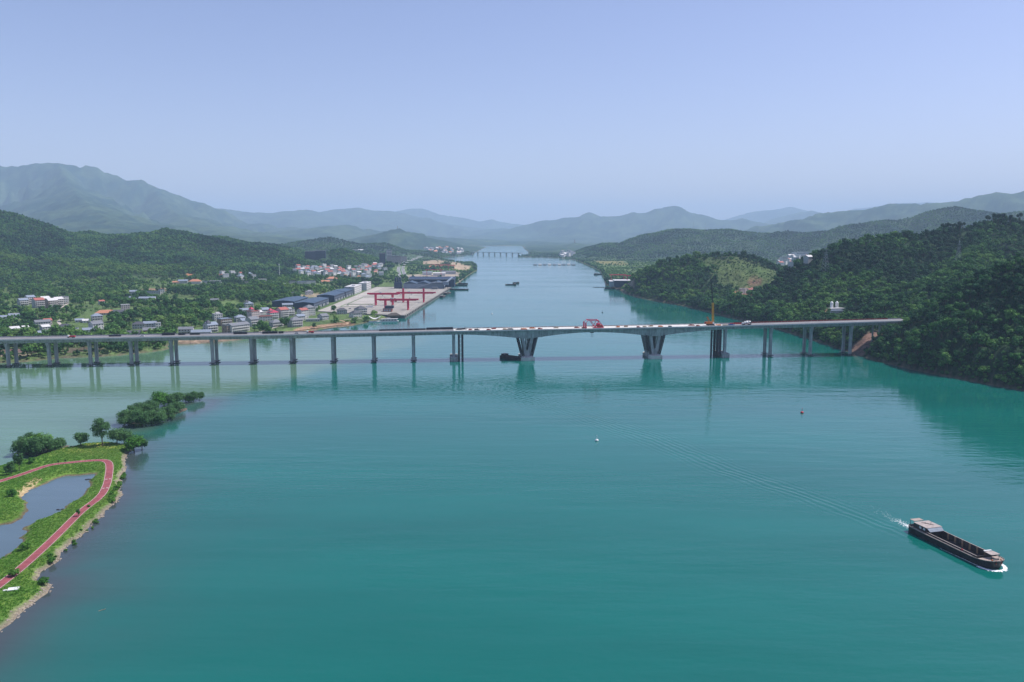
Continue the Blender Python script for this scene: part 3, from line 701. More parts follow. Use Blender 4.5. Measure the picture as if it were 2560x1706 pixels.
bd = Vector((math.cos(BA), math.sin(BA), 0)); bn = Vector((-math.sin(BA), math.cos(BA), 0))
def B(t, o, z): return BO + bd * t + bn * o + Vector((0, 0, z))
def deck_z(t): return float(np.interp(t, [-120, 0, 245, 356, 455, 612, 745, 836, 930, 980], [27.6, 28.0, 29.7, 30.8, 32.0, 33.0, 34.3, 35.7, 37.4, 38.3]))
bridge = thing('road_bridge', 'long grey concrete road bridge with V-shaped main piers, crossing the river', 'bridge', BO, BA)
PT = [-81.5, -40.7, 0.2, 40.3, 80.7, 121.3, 161.8, 203.1, 242.8, 284.0, 326.8, 369.3, 411.4, 454.5, 533.6, 673.8, 753.0, 805.2, 851.4, 897.8, 935.6, 968]
def soffit(t):
    """depth of the box girder under the deck"""
    if t < 454.5 or t > 753: return 2.9
    if t < 533.6: u = (533.6 - t) / 79.1
    elif t < 673.8:
        u = min(t - 533.6, 673.8 - t) / 70.1
    else: u = (t - 673.8) / 79.2
    u = max(0.0, (u * 79 - 6) / 73) if u < 1 else 1
    return 2.9 + 5.6 * (1 - min(u, 1.0)) ** 1.8
for a, b in zip(PT[:-1], PT[1:]):
    n = 14 if b - a > 60 else 2
    ts = [a + 0.06 + (b - a - 0.12) * i / n for i in range(n + 1)]
    top, box1, box2 = [], [], []
    for t in ts:
        z = deck_z(t); d = soffit(t)
        top.append([(t, -5, z - 0.65), (t, 21, z - 0.65), (t, 21, z), (t, -5, z)])
        for bxs, c in ((box1, 0.3), (box2, 15.7)):
            bxs.append([(t, c - 2.6, z - 0.6 - d), (t, c + 2.6, z - 0.6 - d), (t, c + 3.6, z - 0.64), (t, c - 3.6, z - 0.64)])
    g = G(); g.loft(top); g.obj('deck_slab', m_conc, bridge)
    g = G(); g.loft(box1); g.obj('girder', m_conc, bridge)
    g = G(); g.loft(box2); g.obj('girder', m_conc, bridge)
    pave = m_conc_lt if 454 < (a + b) / 2 < 753 else m_asph
    g = G()
    g.loft([[(t, -4.4, deck_z(t) + 0.004), (t, 20.4, deck_z(t) + 0.004), (t, 20.4, deck_z(t) + 0.09), (t, -4.4, deck_z(t) + 0.09)] for t in ts]); g.obj('road_surface', pave, bridge)
    for y0, mm in ((-5.0, m_conc_lt), (20.55, m_conc)):
        g = G(); g.loft([[(t, y0 + 0.003, deck_z(t) + 0.002), (t, y0 + 0.45, deck_z(t) + 0.002), (t, y0 + 0.32, deck_z(t) + 1.05), (t, y0 + 0.08, deck_z(t) + 1.05)] for t in ts]); g.obj('parapet', mm, bridge)
def column(t, o, zb, zt, out, w=3.4, l=3.0):
    g = G(); rings = []
    for z, k in ((zb, 0.0), (zt - 6.5, 0.0), (zt - 4.6, 0.35), (zt - 2.2, 1.5), (zt - 0.02, 1.75)):
        ow = w / 2 + k * (1 if out < 0 else 0.25); iw = w / 2 + k * (1 if out > 0 else 0.25)
        ch = 0.5
        rings.append([(t - l / 2 + ch, o - ow, z), (t + l / 2 - ch, o - ow, z), (t + l / 2, o - ow + ch, z), (t + l / 2, o + iw - ch, z), (t + l / 2 - ch, o + iw, z), (t - l / 2 + ch, o + iw, z), (t - l / 2, o + iw - ch, z), (t - l / 2, o - ow + ch, z)])
    return g.loft(rings)
for i, t in enumerate(PT[:-1]):
    zt = deck_z(t) - 0.6 - soffit(t)
    if t in (533.6, 673.8): continue
    if t == 935.6:
        for dt in (-4, 3.5):
            for o in (1, 15):
                p = B(t + dt, o, 0); zg = float(hq(p.x, p.y)) - 1.5
                G().cyl((t + dt, o, zg), (t + dt, o, zt + 0.3), 0.95, None, 10).obj('column', m_conc, bridge)
            G().bx(t + dt - 0.8, t + dt + 0.8, -2, 18, zt - 0.01, zt + 0.6).obj('cross_beam', m_conc, bridge)
        continue
    big = t in (454.5, 753.0)
    for o, out in ((0.3, -1), (15.7, 1)):
        column(t, o, 4.0 if big else -3, zt, out).obj('column', m_conc, bridge)
        if not big:
            G().bx(t - 3.0, t + 3.0, o - 3.6, o + 3.6, 1.0, 1.45).obj('pier_platform', m_steel_dk, bridge)
    if big:
        G().prism([(t - 4.3, -4), (t - 3, -5.5), (t + 3, -5.5), (t + 4.3, -4), (t + 4.3, 20), (t + 3, 21.5), (t - 3, 21.5), (t - 4.3, 20)], -2, 4.4).obj('pile_cap', m_conc, bridge)
def nose(t, y0, y1, w, r):
    """cap with a rounded end pointing up or down river"""
    P = [(t + w, y1), (t - w, y1)]; n = 9; sg = -1 if y0 < y1 else 1
    for k in range(n):
        a = math.pi * k / (n - 1); P.append((t - w * math.cos(a), y0 + sg * r * math.sin(a)))
    if sg < 0: return P
    return P[::-1]
for t in (533.6, 673.8):
    zt = deck_z(t) - 0.6 - soffit(t)
    G().prism([(t - 6.2, -3), (t + 6.2, -3), (t + 6.2, 19), (t - 6.2, 19)], -2, 4.6).obj('plinth', m_conc, bridge)
    G().prism(nose(t, -5.5, -3.02, 7.6, 3.0), -2, 3.4).obj('pile_cap', m_conc_lt, bridge)
    G().prism(nose(t, 21.5, 19.02, 7.6, 3.0), -2, 3.4).obj('pile_cap', m_conc_lt, bridge)
    for o in (0.3, 15.7):
        g = G()
        W = 2.0
        for sg in (-1, 1):
            x0, x1, x2, x3 = 0.0, 3.2, 2.9, 6.4
            Pq = [(t, 4.62), (t + sg * 3.1, 4.62), (t + sg * 6.6, zt + 0.5), (t + sg * 3.5, zt + 0.5), (t + sg * 0.9, 11.2), (t, 10.0)]
            g.loft([[(x, o - W, z) for x, z in Pq], [(x, o + W, z) for x, z in Pq]])
        g.obj('v_leg', m_conc, bridge)
def lattice(g, p, q, w, n, r=0.16, d=0.9):
    """square truss between two points"""
    p, q = Vector(p), Vector(q); ax = (q - p).normalized(); u = Vector((0, 1, 0)); v = ax.cross(u).normalized(); u = v.cross(ax)
    C = [(a * u + b * v) * (w / 2) for a, b in ((-1, -1), (1, -1), (1, 1), (-1, 1))]
    for c in C: g.beam(p + c, q + c, r * 2)
    for k in range(n):
        a = p.lerp(q, k / n); b = p.lerp(q, (k + 1) / n)
        for i in range(4):
            c0, c1 = C[i], C[(i + 1) % 4]
            g.beam(a + c0, b + c1, r); g.beam(a + c1, b + c0, r); g.beam(b + c0, b + c1, r)
    return g
# temporary steel supports round the unfinished spans
fw_lab = {454.5: 'black steel lattice support tower beside the river pier by the long dark beams', 753.0: 'dark steel support tower beside the river pier under the crawler crane'}
for t, sg in ((454.5, 1), (753.0, -1)):
    zt = deck_z(t) - 0.6 - 2.9; fw = thing('support_tower', fw_lab[t], 'support tower', BO, BA, 'temporary steel supports of the bridge')
    for o in (-1, 8, 17):
        for dt in (5.6, 9.4):
            lattice(G(), (t + sg * dt, o, -2), (t + sg * dt, o, zt), 1.3, 16, 0.2).obj('truss_leg', m_steel_dk, fw)
        g = G()
        for z in range(5, int(zt), 5): g.beam((t + sg * 5.6, o, z), (t + sg * 9.4, o, z), 0.35)
        g.obj('brace', m_rust if o < 0 else m_steel_dk, fw)
for t, lb in ((533.6, 'inclined black steel trusses propping the V pier beside the moored barge'), (673.8, 'inclined black steel trusses propping the V pier near the red derrick')):
    zt = deck_z(t) - 0.6 - soffit(t) ; fw = thing('pier_props', lb, 'support trusses', BO, BA, 'temporary steel supports of the bridge')
    for sg in (-1, 1):
        for o in (-2.5, 4.5, 11.5, 18.5):
            lattice(G(), (t + sg * 5.2, o, 4.6), (t + sg * 10.2, o, zt + 0.9), 1.4, 12, 0.2).obj('truss_leg', m_steel_dk, fw)
        G().bx(t + sg * 5.4 - 0.9, t + sg * 5.4 + 0.9, -2.5, 18.5, 4.62, 7.4).obj('footing_block', m_conc, fw)
    lattice(G(), (t, 8, 4.6), (t, 8, zt + 2), 2.4, 12, 0.2).obj('truss_leg', m_steel_dk, fw)

# ---- things on the deck
def on_deck(t, o): 
    p = B(t, o, deck_z(t) + 0.09); return p
def bt(px, o=8.0):
    """distance along the bridge of a photo column"""
    r = ray(px, 825); ox, oy = BO.x + o * bn.x, BO.y + o * bn.y
    det = r[0] * (-bd.y) + bd.x * r[1]; k = (ox * (-bd.y) + bd.x * oy) / det
    return (r[0] * k - ox) / bd.x
def wheelset(g, xs, w, r, wd=0.35):
    for x in xs:
        for s in (-1, 1): g.cyl((x, s * w - wd / 2, r), (x, s * w + wd / 2, r), r, None, 10)
    return g
def mk_mixer(label, loc, rz):
    t = thing('mixer_truck', label, 'mixer truck', loc, rz)
    G().bx(-5.6, 5.4, -1.1, 1.1, 0.75, 1.15).obj('chassis', m_steel_dk, t)
    c = G().box((-4.6, 0, 2.1), (2.0, 2.4, 1.9), 0, 0.92).obj('cab', m_whitemetal, t)
    G().box((-5.62, 0, 2.45), (0.06, 1.9, 0.8)).obj('windscreen', m_glass, c)
    g = G(); g.cyl((-3.2, 0, 2.2), (-1.6, 0, 2.75), 0.75, 1.45, 14); g.cyl((-1.6, 0, 2.75), (1.2, 0, 3.2), 1.45, 1.55, 14); g.cyl((1.2, 0, 3.2), (4.4, 0, 3.75), 1.55, 0.7, 14)
    g.obj('drum', m_whitemetal, t, smooth=True)
    G().box((4.7, 0, 2.0), (0.8, 0.5, 2.3)).cyl((4.6, 0, 4.0), (5.4, 0, 2.4), 0.5, 0.2, 8).obj('chute', m_steel_dk, t)
    for x in (-4.4, -2.6, 2.2, 3.7):
        for s in (-1, 1): G().cyl((x, s * 1.0 - 0.2, 0.52), (x, s * 1.0 + 0.2, 0.52), 0.52, None, 10).obj('wheel', m_black, t)
    return t
mk_mixer('white concrete mixer truck driving on the bridge deck', on_deck(bt(1866, 4), 4), BA)
def mk_truck(label, loc, rz, mcab, mbed, L=7.5):
    t = thing('truck', label, 'truck', loc, rz)
    G().bx(-L / 2, L / 2, -1, 1, 0.7, 1.05).obj('chassis', m_steel_dk, t)
    c = G().box((-L / 2 + 0.9, 0, 1.95), (1.8, 2.3, 1.8), 0, 0.93).obj('cab', mcab, t); G().box((-L / 2 - 0.02, 0, 2.2), (0.05, 1.8, 0.7)).obj('windscreen', m_glass, c)
    g = G(); g.bx(-L / 2 + 2, L / 2, -1.2, 1.2, 1.06, 1.2)
    for s in (-1, 1): g.bx(-L / 2 + 2, L / 2, s * 1.2 - 0.05, s * 1.2 + 0.05, 1.2, 2.1)
    g.bx(L / 2 - 0.1, L / 2, -1.15, 1.15, 1.2, 2.1); g.obj('cargo_bed', mbed, t)
    for x in (-L / 2 + 1, L / 2 - 2.2, L / 2 - 1):
        for s in (-1, 1): G().cyl((x, s * 0.95 - 0.18, 0.5), (x, s * 0.95 + 0.18, 0.5), 0.5, None, 10).obj('wheel', m_black, t)
    return t
m_red = M('red_paint', (0.55, 0.03, 0.04), 0.45, 0.15, 0.8)
mk_truck('red truck with white cab on the bridge deck above the village bank', on_deck(bt(178), 7), BA, m_whitemetal, m_red)
mk_truck('small red truck on the bridge beyond the dark material stacks', on_deck(bt(775), 9), BA, m_whitemetal, m_red)
def mk_car(label, loc, rz, mc, group=None):
    t = thing('car', label, 'car', loc, rz, group)
    g = G(); g.loft([[(-2.2, -0.85, z0), (-2.2, 0.85, z0), (2.2, 0.85, z0), (2.2, -0.85, z0)] for z0 in (0.35, 0.9)]); g.obj('body', mc, t)
    g = G(); g.loft([[(-1.3, -0.78, 0.9), (-1.3, 0.78, 0.9), (1.6, 0.78, 0.9), (1.6, -0.78, 0.9)], [(-0.7, -0.65, 1.42), (-0.7, 0.65, 1.42), (1.1, 0.65, 1.42), (1.1, -0.65, 1.42)]]); c = g.obj('cabin', m_glass, t)
    G().bx(-0.68, 1.08, -0.63, 0.63, 1.425, 1.47).obj('roof', mc, c)
    for x in (-1.35, 1.35):
        for s in (-1, 1): G().cyl((x, s * 0.8 - 0.1, 0.33), (x, s * 0.8 + 0.1, 0.33), 0.33, None, 8).obj('wheel', m_black, t)
    return t
m_carw = M('white_car_paint', (0.7, 0.7, 0.7), 0.3, 0.05, 1); m_cars = M('silver_car_paint', (0.4, 0.41, 0.43), 0.3, 0.05, 1); m_card = M('dark_car_paint', (0.04, 0.05, 0.07), 0.3, 0.05, 1)
mk_car('white car parked alone on the bridge deck over the village shore', on_deck(bt(355), 7), BA, m_carw)
mk_car('silver car on the bridge deck short of the small red truck', on_deck(bt(742), 6), BA, m_cars)
def stack(name, label, cat, px0, px1, o, w, h, n, mm, group=None, layers=1):
    t0, t1 = bt(px0, o), bt(px1, o); tm = (t0 + t1) / 2; L = abs(t1 - t0)
    p = on_deck(tm, o); sl = math.atan((deck_z(t1) - deck_z(t0)) / (t1 - t0))
    t = thing(name, label, cat, p, BA, group); t.rotation_euler = (0, -sl, BA)
    for j in range(layers):
        for k in range(n):
            lo = -L / 2 + L * k / n; hi = -L / 2 + L * (k + 1) / n - 0.25
            G().bx(lo, hi, -w / 2 + rnd.uniform(-.1, .1), w / 2 + rnd.uniform(-.1, .1), h * j + 0.01, h * (j + 1)).obj('beam' if L / n > 6 else 'bale', mm, t)
    return t
m_tarp = M('black_tarpaulin', (0.022, 0.024, 0.032), 0.6, 0.25, 0.6)
stack('beam_stack', 'low row of black covered beams at the deck edge by the red truck', 'material stack', 272, 302, 12, 2.2, 1.5, 3, m_tarp)
stack('beam_stack', 'black covered stack of beams on the deck by the two-storey grey house', 'material stack', 405, 437, 15, 2.4, 2.4, 3, m_tarp)
stack('beam_stack', 'short black covered stack just past the grey house', 'material stack', 446, 463, 15, 2.2, 2.0, 2, m_tarp)
stack('beam_stack', 'small black covered stack in front of the long low roof', 'material stack', 475, 500, 15, 2.2, 1.8, 2, m_tarp)
stack('beam_stack', 'black covered stack below the terraced white and red shop row', 'material stack', 584, 618, 14, 2.4, 2.2, 3, m_tarp)
stack('beam_stack', 'long black covered stack above the sandy village shore', 'material stack', 656, 694, 13, 2.4, 2.3, 4, m_tarp)
stack('beam_stack', 'short black covered stack beside the long covered one', 'material stack', 697, 709, 13, 2.4, 2.2, 1, m_tarp)
stack('long_beam', 'very long black beam lying on the deck up to the support tower', 'beam', 948, 1064, 17, 1.6, 1.6, 4, m_tarp)
stack('long_beam', 'tall black beam end standing right beside the support tower', 'beam', 1066, 1133, 17, 1.8, 2.3, 2, m_tarp)
m_pal = [m_rust, m_orange, m_wood, m_steel_dk, m_conc_lt, M('blue_sheet', (0.05, 0.12, 0.3), 0.6), M('yellow_grey_board', (0.45, 0.38, 0.28), 0.8)]
deckstuff = [(1148, 'dark generator on the pale deck past the long beams', m_steel_dk), (1160, 'black compressor with raised pipe on the pale deck', m_steel_dk), (1176, 'rusty rebar bundle next to the compressor', m_rust), (1192, 'curved dark steel frame on the pale deck', m_steel_dk),
 (1222, 'dark red formwork panels above the long haunch', m_rust), (1235, 'purple-red formwork stack beside the panels', m_rust), (1262, 'timber pallet above the haunch of the first V pier', m_wood), (1275, 'steel bar bundle above the first V pier', m_steel_dk), (1310, 'row of orange guard panels over the first V pier', m_orange), (1330, 'orange steel box over the first V pier', m_orange), (1350, 'long red beam pile past the first V pier', m_rust), (1390, 'grey board pile on the pale mid-span deck', m_pal[6]),
 (1442, 'red steel bundles just before the red derrick', m_rust), (1460, 'low red winch frame before the red derrick', m_rust), (1545, 'orange bar bundle past the red derrick', m_orange), (1565, 'timber stack over the mid-span toward the second V pier', m_wood), (1596, 'red board stack on the deck before the second V pier', m_rust), (1612, 'grey board stack over the second V pier', m_pal[6]), (1626, 'brown timber pile over the second V pier', m_wood), (1651, 'orange crate over the second V pier', m_orange), (1675, 'dark frame just past the second V pier', m_steel_dk),
 (1728, 'red bundles of rebar short of the crawler crane', m_rust), (1745, 'second heap of red rebar beside the crawler crane', m_rust), (1797, 'orange plates lying past the crawler crane', m_orange), (1812, 'pale plates lying past the crawler crane', m_pal[6]), (1828, 'blue covered stack in front of the mixer truck', m_pal[5])]
for px, lb, mm in deckstuff:
    o = rnd.uniform(3, 13); t0 = bt(px, o); t = thing('material_pile', lb, 'materials', on_deck(t0, o), BA + rnd.uniform(-.1, .1))
    L = rnd.uniform(4, 8)
    for k in range(4):
        G().box((rnd.uniform(-.4, .4), -1.2 + 0.8 * k, 0.3 + rnd.uniform(0, .15)), (L * rnd.uniform(.7, 1), 0.6, 0.55)).obj('bundle', mm, t)
    for k in range(2):
        G().box((rnd.uniform(-1, 1), -0.6 + 0.9 * k, 0.95), (L * rnd.uniform(.4, .7), 0.6, 0.6)).obj('bundle', mm, t)
    if 'raised' in lb or 'curved' in lb: G().cyl((0, 0, 0.6), (1.2, 0, 2.8), 0.18, 0.15, 6).cyl((1.2, 0, 2.8), (2.4, 0, 2.2), 0.15, 0.12, 6).obj('pipe', mm, t)
for px, ln, lb, mm in ((1835, 44, 'long red barrier fence behind the mixer truck', m_red), (175, 0, '', None)):
    if ln:
        t0 = bt(px, 12); t = thing('barrier_fence', lb, 'fence', on_deck(t0 + 6, 12), BA)
        for k in range(8): G().bx(-11 + k * 2.7, -11 + k * 2.7 + 2.5, -0.05, 0.05, 0.2, 1.5).obj('panel', mm, t)
        for k in range(9): G().bx(-11.2 + k * 2.7, -11.05 + k * 2.7, -0.08, 0.08, 0, 1.6).obj('post', m_steel_dk, t)
# red derrick (form traveller) at mid-span
t0 = bt(1488, 6); dr = thing('derrick_frame', 'dark red steel derrick frame standing at mid-span of the bridge', 'derrick', on_deck(t0, 8), BA)
for o in (-6, 6):
    g = G()
    g.beam((-8.5, o, 8.6), (3.2, o, 8.4), 0.7)
    g.obj('top_chord', m_redsteel, dr)
    G().beam((-5.5, o, 8.3), (-0.6, o, 1.4), 0.55).beam((3.0, o, 8.2), (-0.6, o, 1.4), 0.55).obj('v_strut', m_redsteel, dr)
    G().beam((3.0, o, 8.3), (8.4, o, 1.5), 0.6).obj('back_stay', m_redsteel, dr)
    G().beam((-3, o, 1.0), (8.6, o, 1.0), 0.8).obj('bottom_chord', m_redsteel, dr)
    lattice(G(), (-11.2, o, 0), (-11.2, o, 6.2), 1.1, 6, 0.18).obj('front_leg', m_redsteel, dr)
    G().beam((-11.2, o, 6.2), (-8.5, o, 8.6), 0.3).obj('tie', m_redsteel, dr)
g = G()
for x, z in ((-8.5, 8.5), (3.1, 8.3), (-0.6, 1.3), (8.4, 1.2)): g.beam((x, -6, z), (x, 6, z), 0.5)
g.obj('cross_tie', m_redsteel, dr)
G().bx(1.5, 8.0, -4, 4, 1.3, 3.2).obj('winch_house', m_rust, dr); G().bx(2.0, 5.0, -3, 3, 3.2, 5.0).obj('counterweight', m_redsteel, dr)
t0 = bt(1478, 4); sc_ = thing('inspection_scaffold', 'small dark scaffold hanging below the girder at mid-span', 'scaffold', B(t0, 2, deck_z(t0) - 3.5), BA)
for x in (-0.9, 0.9): G().beam((x, -3, 0), (x, -3, -5.5), 0.22).obj('hanger', m_steel_dk, sc_)
G().bx(-1.8, 1.8, -4, 2, -0.9, -0.05).obj('bracket', m_steel_dk, sc_)
g = G(); [g.beam((-0.9, -3, -z), (0.9, -3, -z), 0.12) for z in (2, 3.5, 5)]; g.obj('rung', m_steel_dk, sc_)
# crawler crane
t0 = bt(1776, 8); cr = thing('crawler_crane', 'orange and yellow crawler crane with tall thin boom on the bridge', 'crane', on_deck(t0, 8), BA)
for s in (-1, 1): G().bx(-4, 4, s * 2.6 - 0.5, s * 2.6 + 0.5, 0.02, 1.2).obj('track', m_black, cr)
G().bx(-3.2, 3.4, -2, 2, 1.2, 1.7).obj('turntable', m_steel_dk, cr)
G().bx(-5.5, 1.6, -1.8, 1.8, 1.7, 4.2).obj('machinery_house', m_orange, cr); G().bx(-6.8, -5.5, -1.7, 1.7, 1.8, 3.8).obj('counterweight', m_rust, cr)
c = G().bx(1.7, 3.4, -1.9, -0.6, 1.7, 3.9).obj('cab', m_whitemetal, cr); G().bx(3.41, 3.46, -1.8, -0.7, 2.5, 3.7).obj('windscreen', m_glass, c)
lattice(G(), (2.6, 0, 2.2), (1.8, 0, 25), 1.5, 14, 0.2).obj('boom', m_yellow, cr)
lattice(G(), (1.8, 0, 25), (-1.5, 0, 52), 0.9, 16, 0.08).obj('jib', m_steel_dk, cr)
lattice(G(), (-1.6, 0, 4.2), (-4.0, 0, 9.5), 1.0, 4, 0.15).obj('gantry', m_orange, cr)
G().beam((-4.0, 0, 9.5), (1.8, 0, 25), 0.12).beam((-4, 0, 9.5), (-5, 0, 4.2), 0.12).obj('stay', m_steel_dk, cr)
G().box((7.5, 0, 0.3), (5, 2, 0.6)).box((8.5, 3, 0.4), (3, 1.5, 0.7)).obj('ground_mat', m_orange, cr)
# far-side guard rail posts of the finished deck
g = thing('site_fence', 'thin brown site fence along the far edge of the bridge past the mixer truck', 'fence', BO, BA)
for k in range(26):
    a, b = 770 + k * 7, 770 + k * 7 + 6.6
    zz = deck_z(a); G().loft([[(t, 20.2, deck_z(t) + 0.1), (t, 20.28, deck_z(t) + 0.1), (t, 20.28, deck_z(t) + 1.5), (t, 20.2, deck_z(t) + 1.5)] for t in (a, b)]).obj('panel', m_rust, g)

# ------------------------------------------------------------------ vessels
m_hull = M('dark_hull', (0.035, 0.032, 0.034), 0.55, 0.35, 0.5)
m_deckp = M('worn_deck_paint', (0.36, 0.29, 0.25), 0.8, 0.25, 0.7)
m_hold = M('hold_steel', (0.075, 0.062, 0.055), 0.8, 0.35, 0.4)
m_roofp = M('faded_roof', (0.36, 0.31, 0.285), 0.75, 0.2, 0.8)
m_foam = M('foam', (0.86, 0.88, 0.88), 0.7, 0.08, 1.0)
def half_beam(u, Bm):
    """plan half breadth of a barge along its length, u from stern 0 to bow 1"""
    if u < 0.06: return Bm * (0.72 + 0.28 * (u / 0.06) ** 0.6)
    if u < 0.84: return Bm
    k = (u - 0.84) / 0.16; return Bm * math.sqrt(max(0.0, 1 - k ** 2.3)) * 0.97 + 0.03 * Bm
def barge(name, label, loc, rz, L, Bm, fb, detail=True, group=None, house=True):
    t = thing(name, label, 'barge', loc, rz, group)
    us = [0, 0.02, 0.06, 0.2, 0.4, 0.6, 0.8, 0.86, 0.9, 0.94, 0.97, 0.985, 1.0]
    sheer = lambda u: fb + (0.9 * ((u - 0.75) / 0.25) ** 2 if u > 0.75 else 0) + (0.3 * ((0.15 - u) / 0.15) if u < 0.15 else 0)
    rings = []
    for u in us:
        x = (u - 0.5) * L; b = half_beam(u, Bm); z = sheer(u); bl = b * (0.93 if u < 0.86 else 0.93 - 0.25 * (u - 0.86) / 0.14)
        xb = x - (0.035 * L * ((u - 0.86) / 0.14) ** 2 if u > 0.86 else 0)
        rings.append([(xb, -bl, -0.9), (xb, bl, -0.9), (x, b, z), (x, -b, z)])
    g = G(); nr = len(rings); g.add([p for r in rings for p in r], [(k * 4 + i, k * 4 + (i + 1) % 4, k * 4 + 4 + (i + 1) % 4, k * 4 + 4 + i) for k in range(nr - 1) for i in (0, 1, 3)] + [(3, 2, 1, 0), (nr * 4 - 4, nr * 4 - 3, nr * 4 - 2, nr * 4 - 1)])
    g.obj('hull', m_hull, t)
    h0, h1, hb = 0.24, 0.84, Bm * 0.78
    # side decks, hold and coaming
    for s in (-1, 1):
        g = G(); g.loft([[((u - 0.5) * L, s * hb, sheer(u) + 0.02), ((u - 0.5) * L, s * half_beam(u, Bm) * 0.985, sheer(u) + 0.02), ((u - 0.5) * L, s * half_beam(u, Bm) * 0.985, sheer(u) + 0.1), ((u - 0.5) * L, s * hb, sheer(u) + 0.1)] for u in (0.06, 0.3, 0.6, 0.8)]); g.obj('side_deck', m_deckp, t)
        g = G(); g.loft([[((u - 0.5) * L, s * half_beam(u, Bm) - 0.06, sheer(u)), ((u - 0.5) * L, s * half_beam(u, Bm) + 0.1, sheer(u)), ((u - 0.5) * L, s * half_beam(u, Bm) + 0.1, sheer(u) + 0.28), ((u - 0.5) * L, s * half_beam(u, Bm) - 0.06, sheer(u) + 0.28)] for u in us[1:]]); g.obj('gunwale', m_deckp if detail else m_hull, t)
        G().bx((h0 - 0.5) * L, (h1 - 0.5) * L, s * hb - 0.12, s * hb + 0.12, 0.1, sheer(0.5) + 0.72).obj('coaming', m_hold, t)
        G().bx((h0 - 0.5) * L, (h1 - 0.5) * L, s * hb - 0.16, s * hb + 0.16, sheer(0.5) + 0.72, sheer(0.5) + 0.8).obj('coaming_rail', m_roofp if detail else m_hold, t)
    G().bx((h0 - 0.5) * L, (h1 - 0.5) * L, -hb + 0.12, hb - 0.12, 0.2, 0.3).obj('hold_floor', m_hold, t)
    for u in (h0, h1): G().bx((u - 0.5) * L - 0.1, (u - 0.5) * L + 0.1, -hb + 0.13, hb - 0.13, 0.15, sheer(0.5) + 0.7).obj('bulkhead', m_hold, t)
    n = 7 if detail else 3
    for k in range(1, n):
        x = ((h0 + (h1 - h0) * k / n) - 0.5) * L
        for s in (-1, 1): G().bx(x - 0.45, x + 0.45, s * hb - (0.34 if s > 0 else -0.14), s * hb + (-0.14 if s > 0 else 0.34), 0.3, sheer(0.5) + 0.6).obj('hold_frame', m_wood if detail else m_hold, t)
    g = G(); g.add([((u - 0.5) * L, s * half_beam(u, Bm) * 0.97, sheer(u) + 0.03) for u in us[7:] for s in (-1, 1)], [(2 * i, 2 * i + 1, 2 * i + 3, 2 * i + 2) for i in range(len(us) - 8)]); g.obj('fore_deck', m_deckp, t)
    g = G(); g.add([((u - 0.5) * L, s * half_beam(u, Bm) * 0.97, sheer(u) + 0.03) for u in (0.0, 0.02, 0.06, 0.14, 0.24) for s in (-1, 1)], [(2 * i, 2 * i + 1, 2 * i + 3, 2 * i + 2) for i in range(4)]); g.obj('aft_deck', m_hold, t)
    if house:
        z = sheer(0.15); x0, x1 = (0.075 - 0.5) * L, (0.235 - 0.5) * L; wb = Bm * 0.72
        w = G().bx(x0, x1, -wb, wb, z, z + 2.3).obj('wheelhouse', m_hold, t)
        G().bx(x0 - 0.3, x1 + 0.4, -wb - 0.25, wb + 0.25, z + 2.3, z + 2.5).obj('wheelhouse_roof', m_roofp, t)
        if detail:
            for s in (-1, 1):
                for k in range(3): G().bx(x0 + 0.8 + k * 2.3, x0 + 2.0 + k * 2.3, s * (wb + 0.02) - 0.03, s * (wb + 0.02) + 0.03, z + 0.9, z + 1.9).obj('window', m_whitemetal if k else m_glass, w)
            g = G(); g.add([(x1 + 0.4, -wb, z + 2.28), (x1 + 0.4, wb, z + 2.28), (x1 + 2.0, wb * 0.95, z + 1.2), (x1 + 2.0, -wb * 0.95, z + 1.2), (x1 + 0.4, -wb, z + 2.2), (x1 + 0.4, wb, z + 2.2), (x1 + 2.0, wb * .95, z + 1.1), (x1 + 2.0, -wb * .95, z + 1.1)], [(0, 3, 2, 1), (4, 5, 6, 7), (0, 4, 7, 3), (3, 7, 6, 2), (2, 6, 5, 1)]); g.obj('front_awning', M('blue_grey_awning', (0.20, 0.24, 0.29), 0.7), t)
            g = G(); [g.beam((x0 + 1.5 + k, -1.5 + 0.9 * k, z + 2.55), (x0 + 2.4 + k, 0.2 + 0.5 * k, z + 2.7), 0.16) for k in range(4)]; g.obj('roof_gear', m_steel_dk, t)
            G().cyl((x0 + 4.5, 1.0, z + 2.5), (x0 + 4.5, 1.0, z + 4.2), 0.09, 0.06, 6).obj('mast', m_steel_dk, t)
            g = G(); a0 = (0.005 - 0.5) * L
            g.bx(a0, x0 - 0.5, -wb * 0.9, wb * 0.4, z + 2.75, z + 2.85); g.obj('stern_canopy', m_deckp, t)
            g = G(); [g.beam((x, y, z), (x, y, z + 2.75), 0.14) for x in (a0 + 0.3, x0 - 0.8) for y in (-wb * 0.85, wb * 0.35)]; g.obj('canopy_post', m_steel_dk, t)
    if detail:
        z = sheer(0.88); xa, xb = (0.845 - 0.5) * L, (0.925 - 0.5) * L
        G().bx(xa, xb, -Bm * 0.15, Bm * 0.62, z + 2.0, z + 2.12).obj('bow_canopy', m_roofp, t)
        g = G(); [g.beam((x, y, z - 0.2), (x, y, z + 2.0), 0.14) for x in (xa + 0.2, xb - 0.2) for y in (-Bm * 0.12, Bm * 0.58)]; g.obj('canopy_post', m_steel_dk, t)
        G().bx(xa - 0.9, xa - 0.2, -Bm * 0.1, Bm * 0.6, z + 2.14, z + 2.3).obj('canopy_sheet', m_whitemetal, t)
        G().cyl((xb + 1.0, -1.6, z + 0.4), (xb + 1.0, 1.6, z + 0.4), 0.5, None, 10).box((xb + 0.2, 0, z + 0.25), (1.2, 2.4, 0.5)).obj('windlass', m_steel_dk, t)
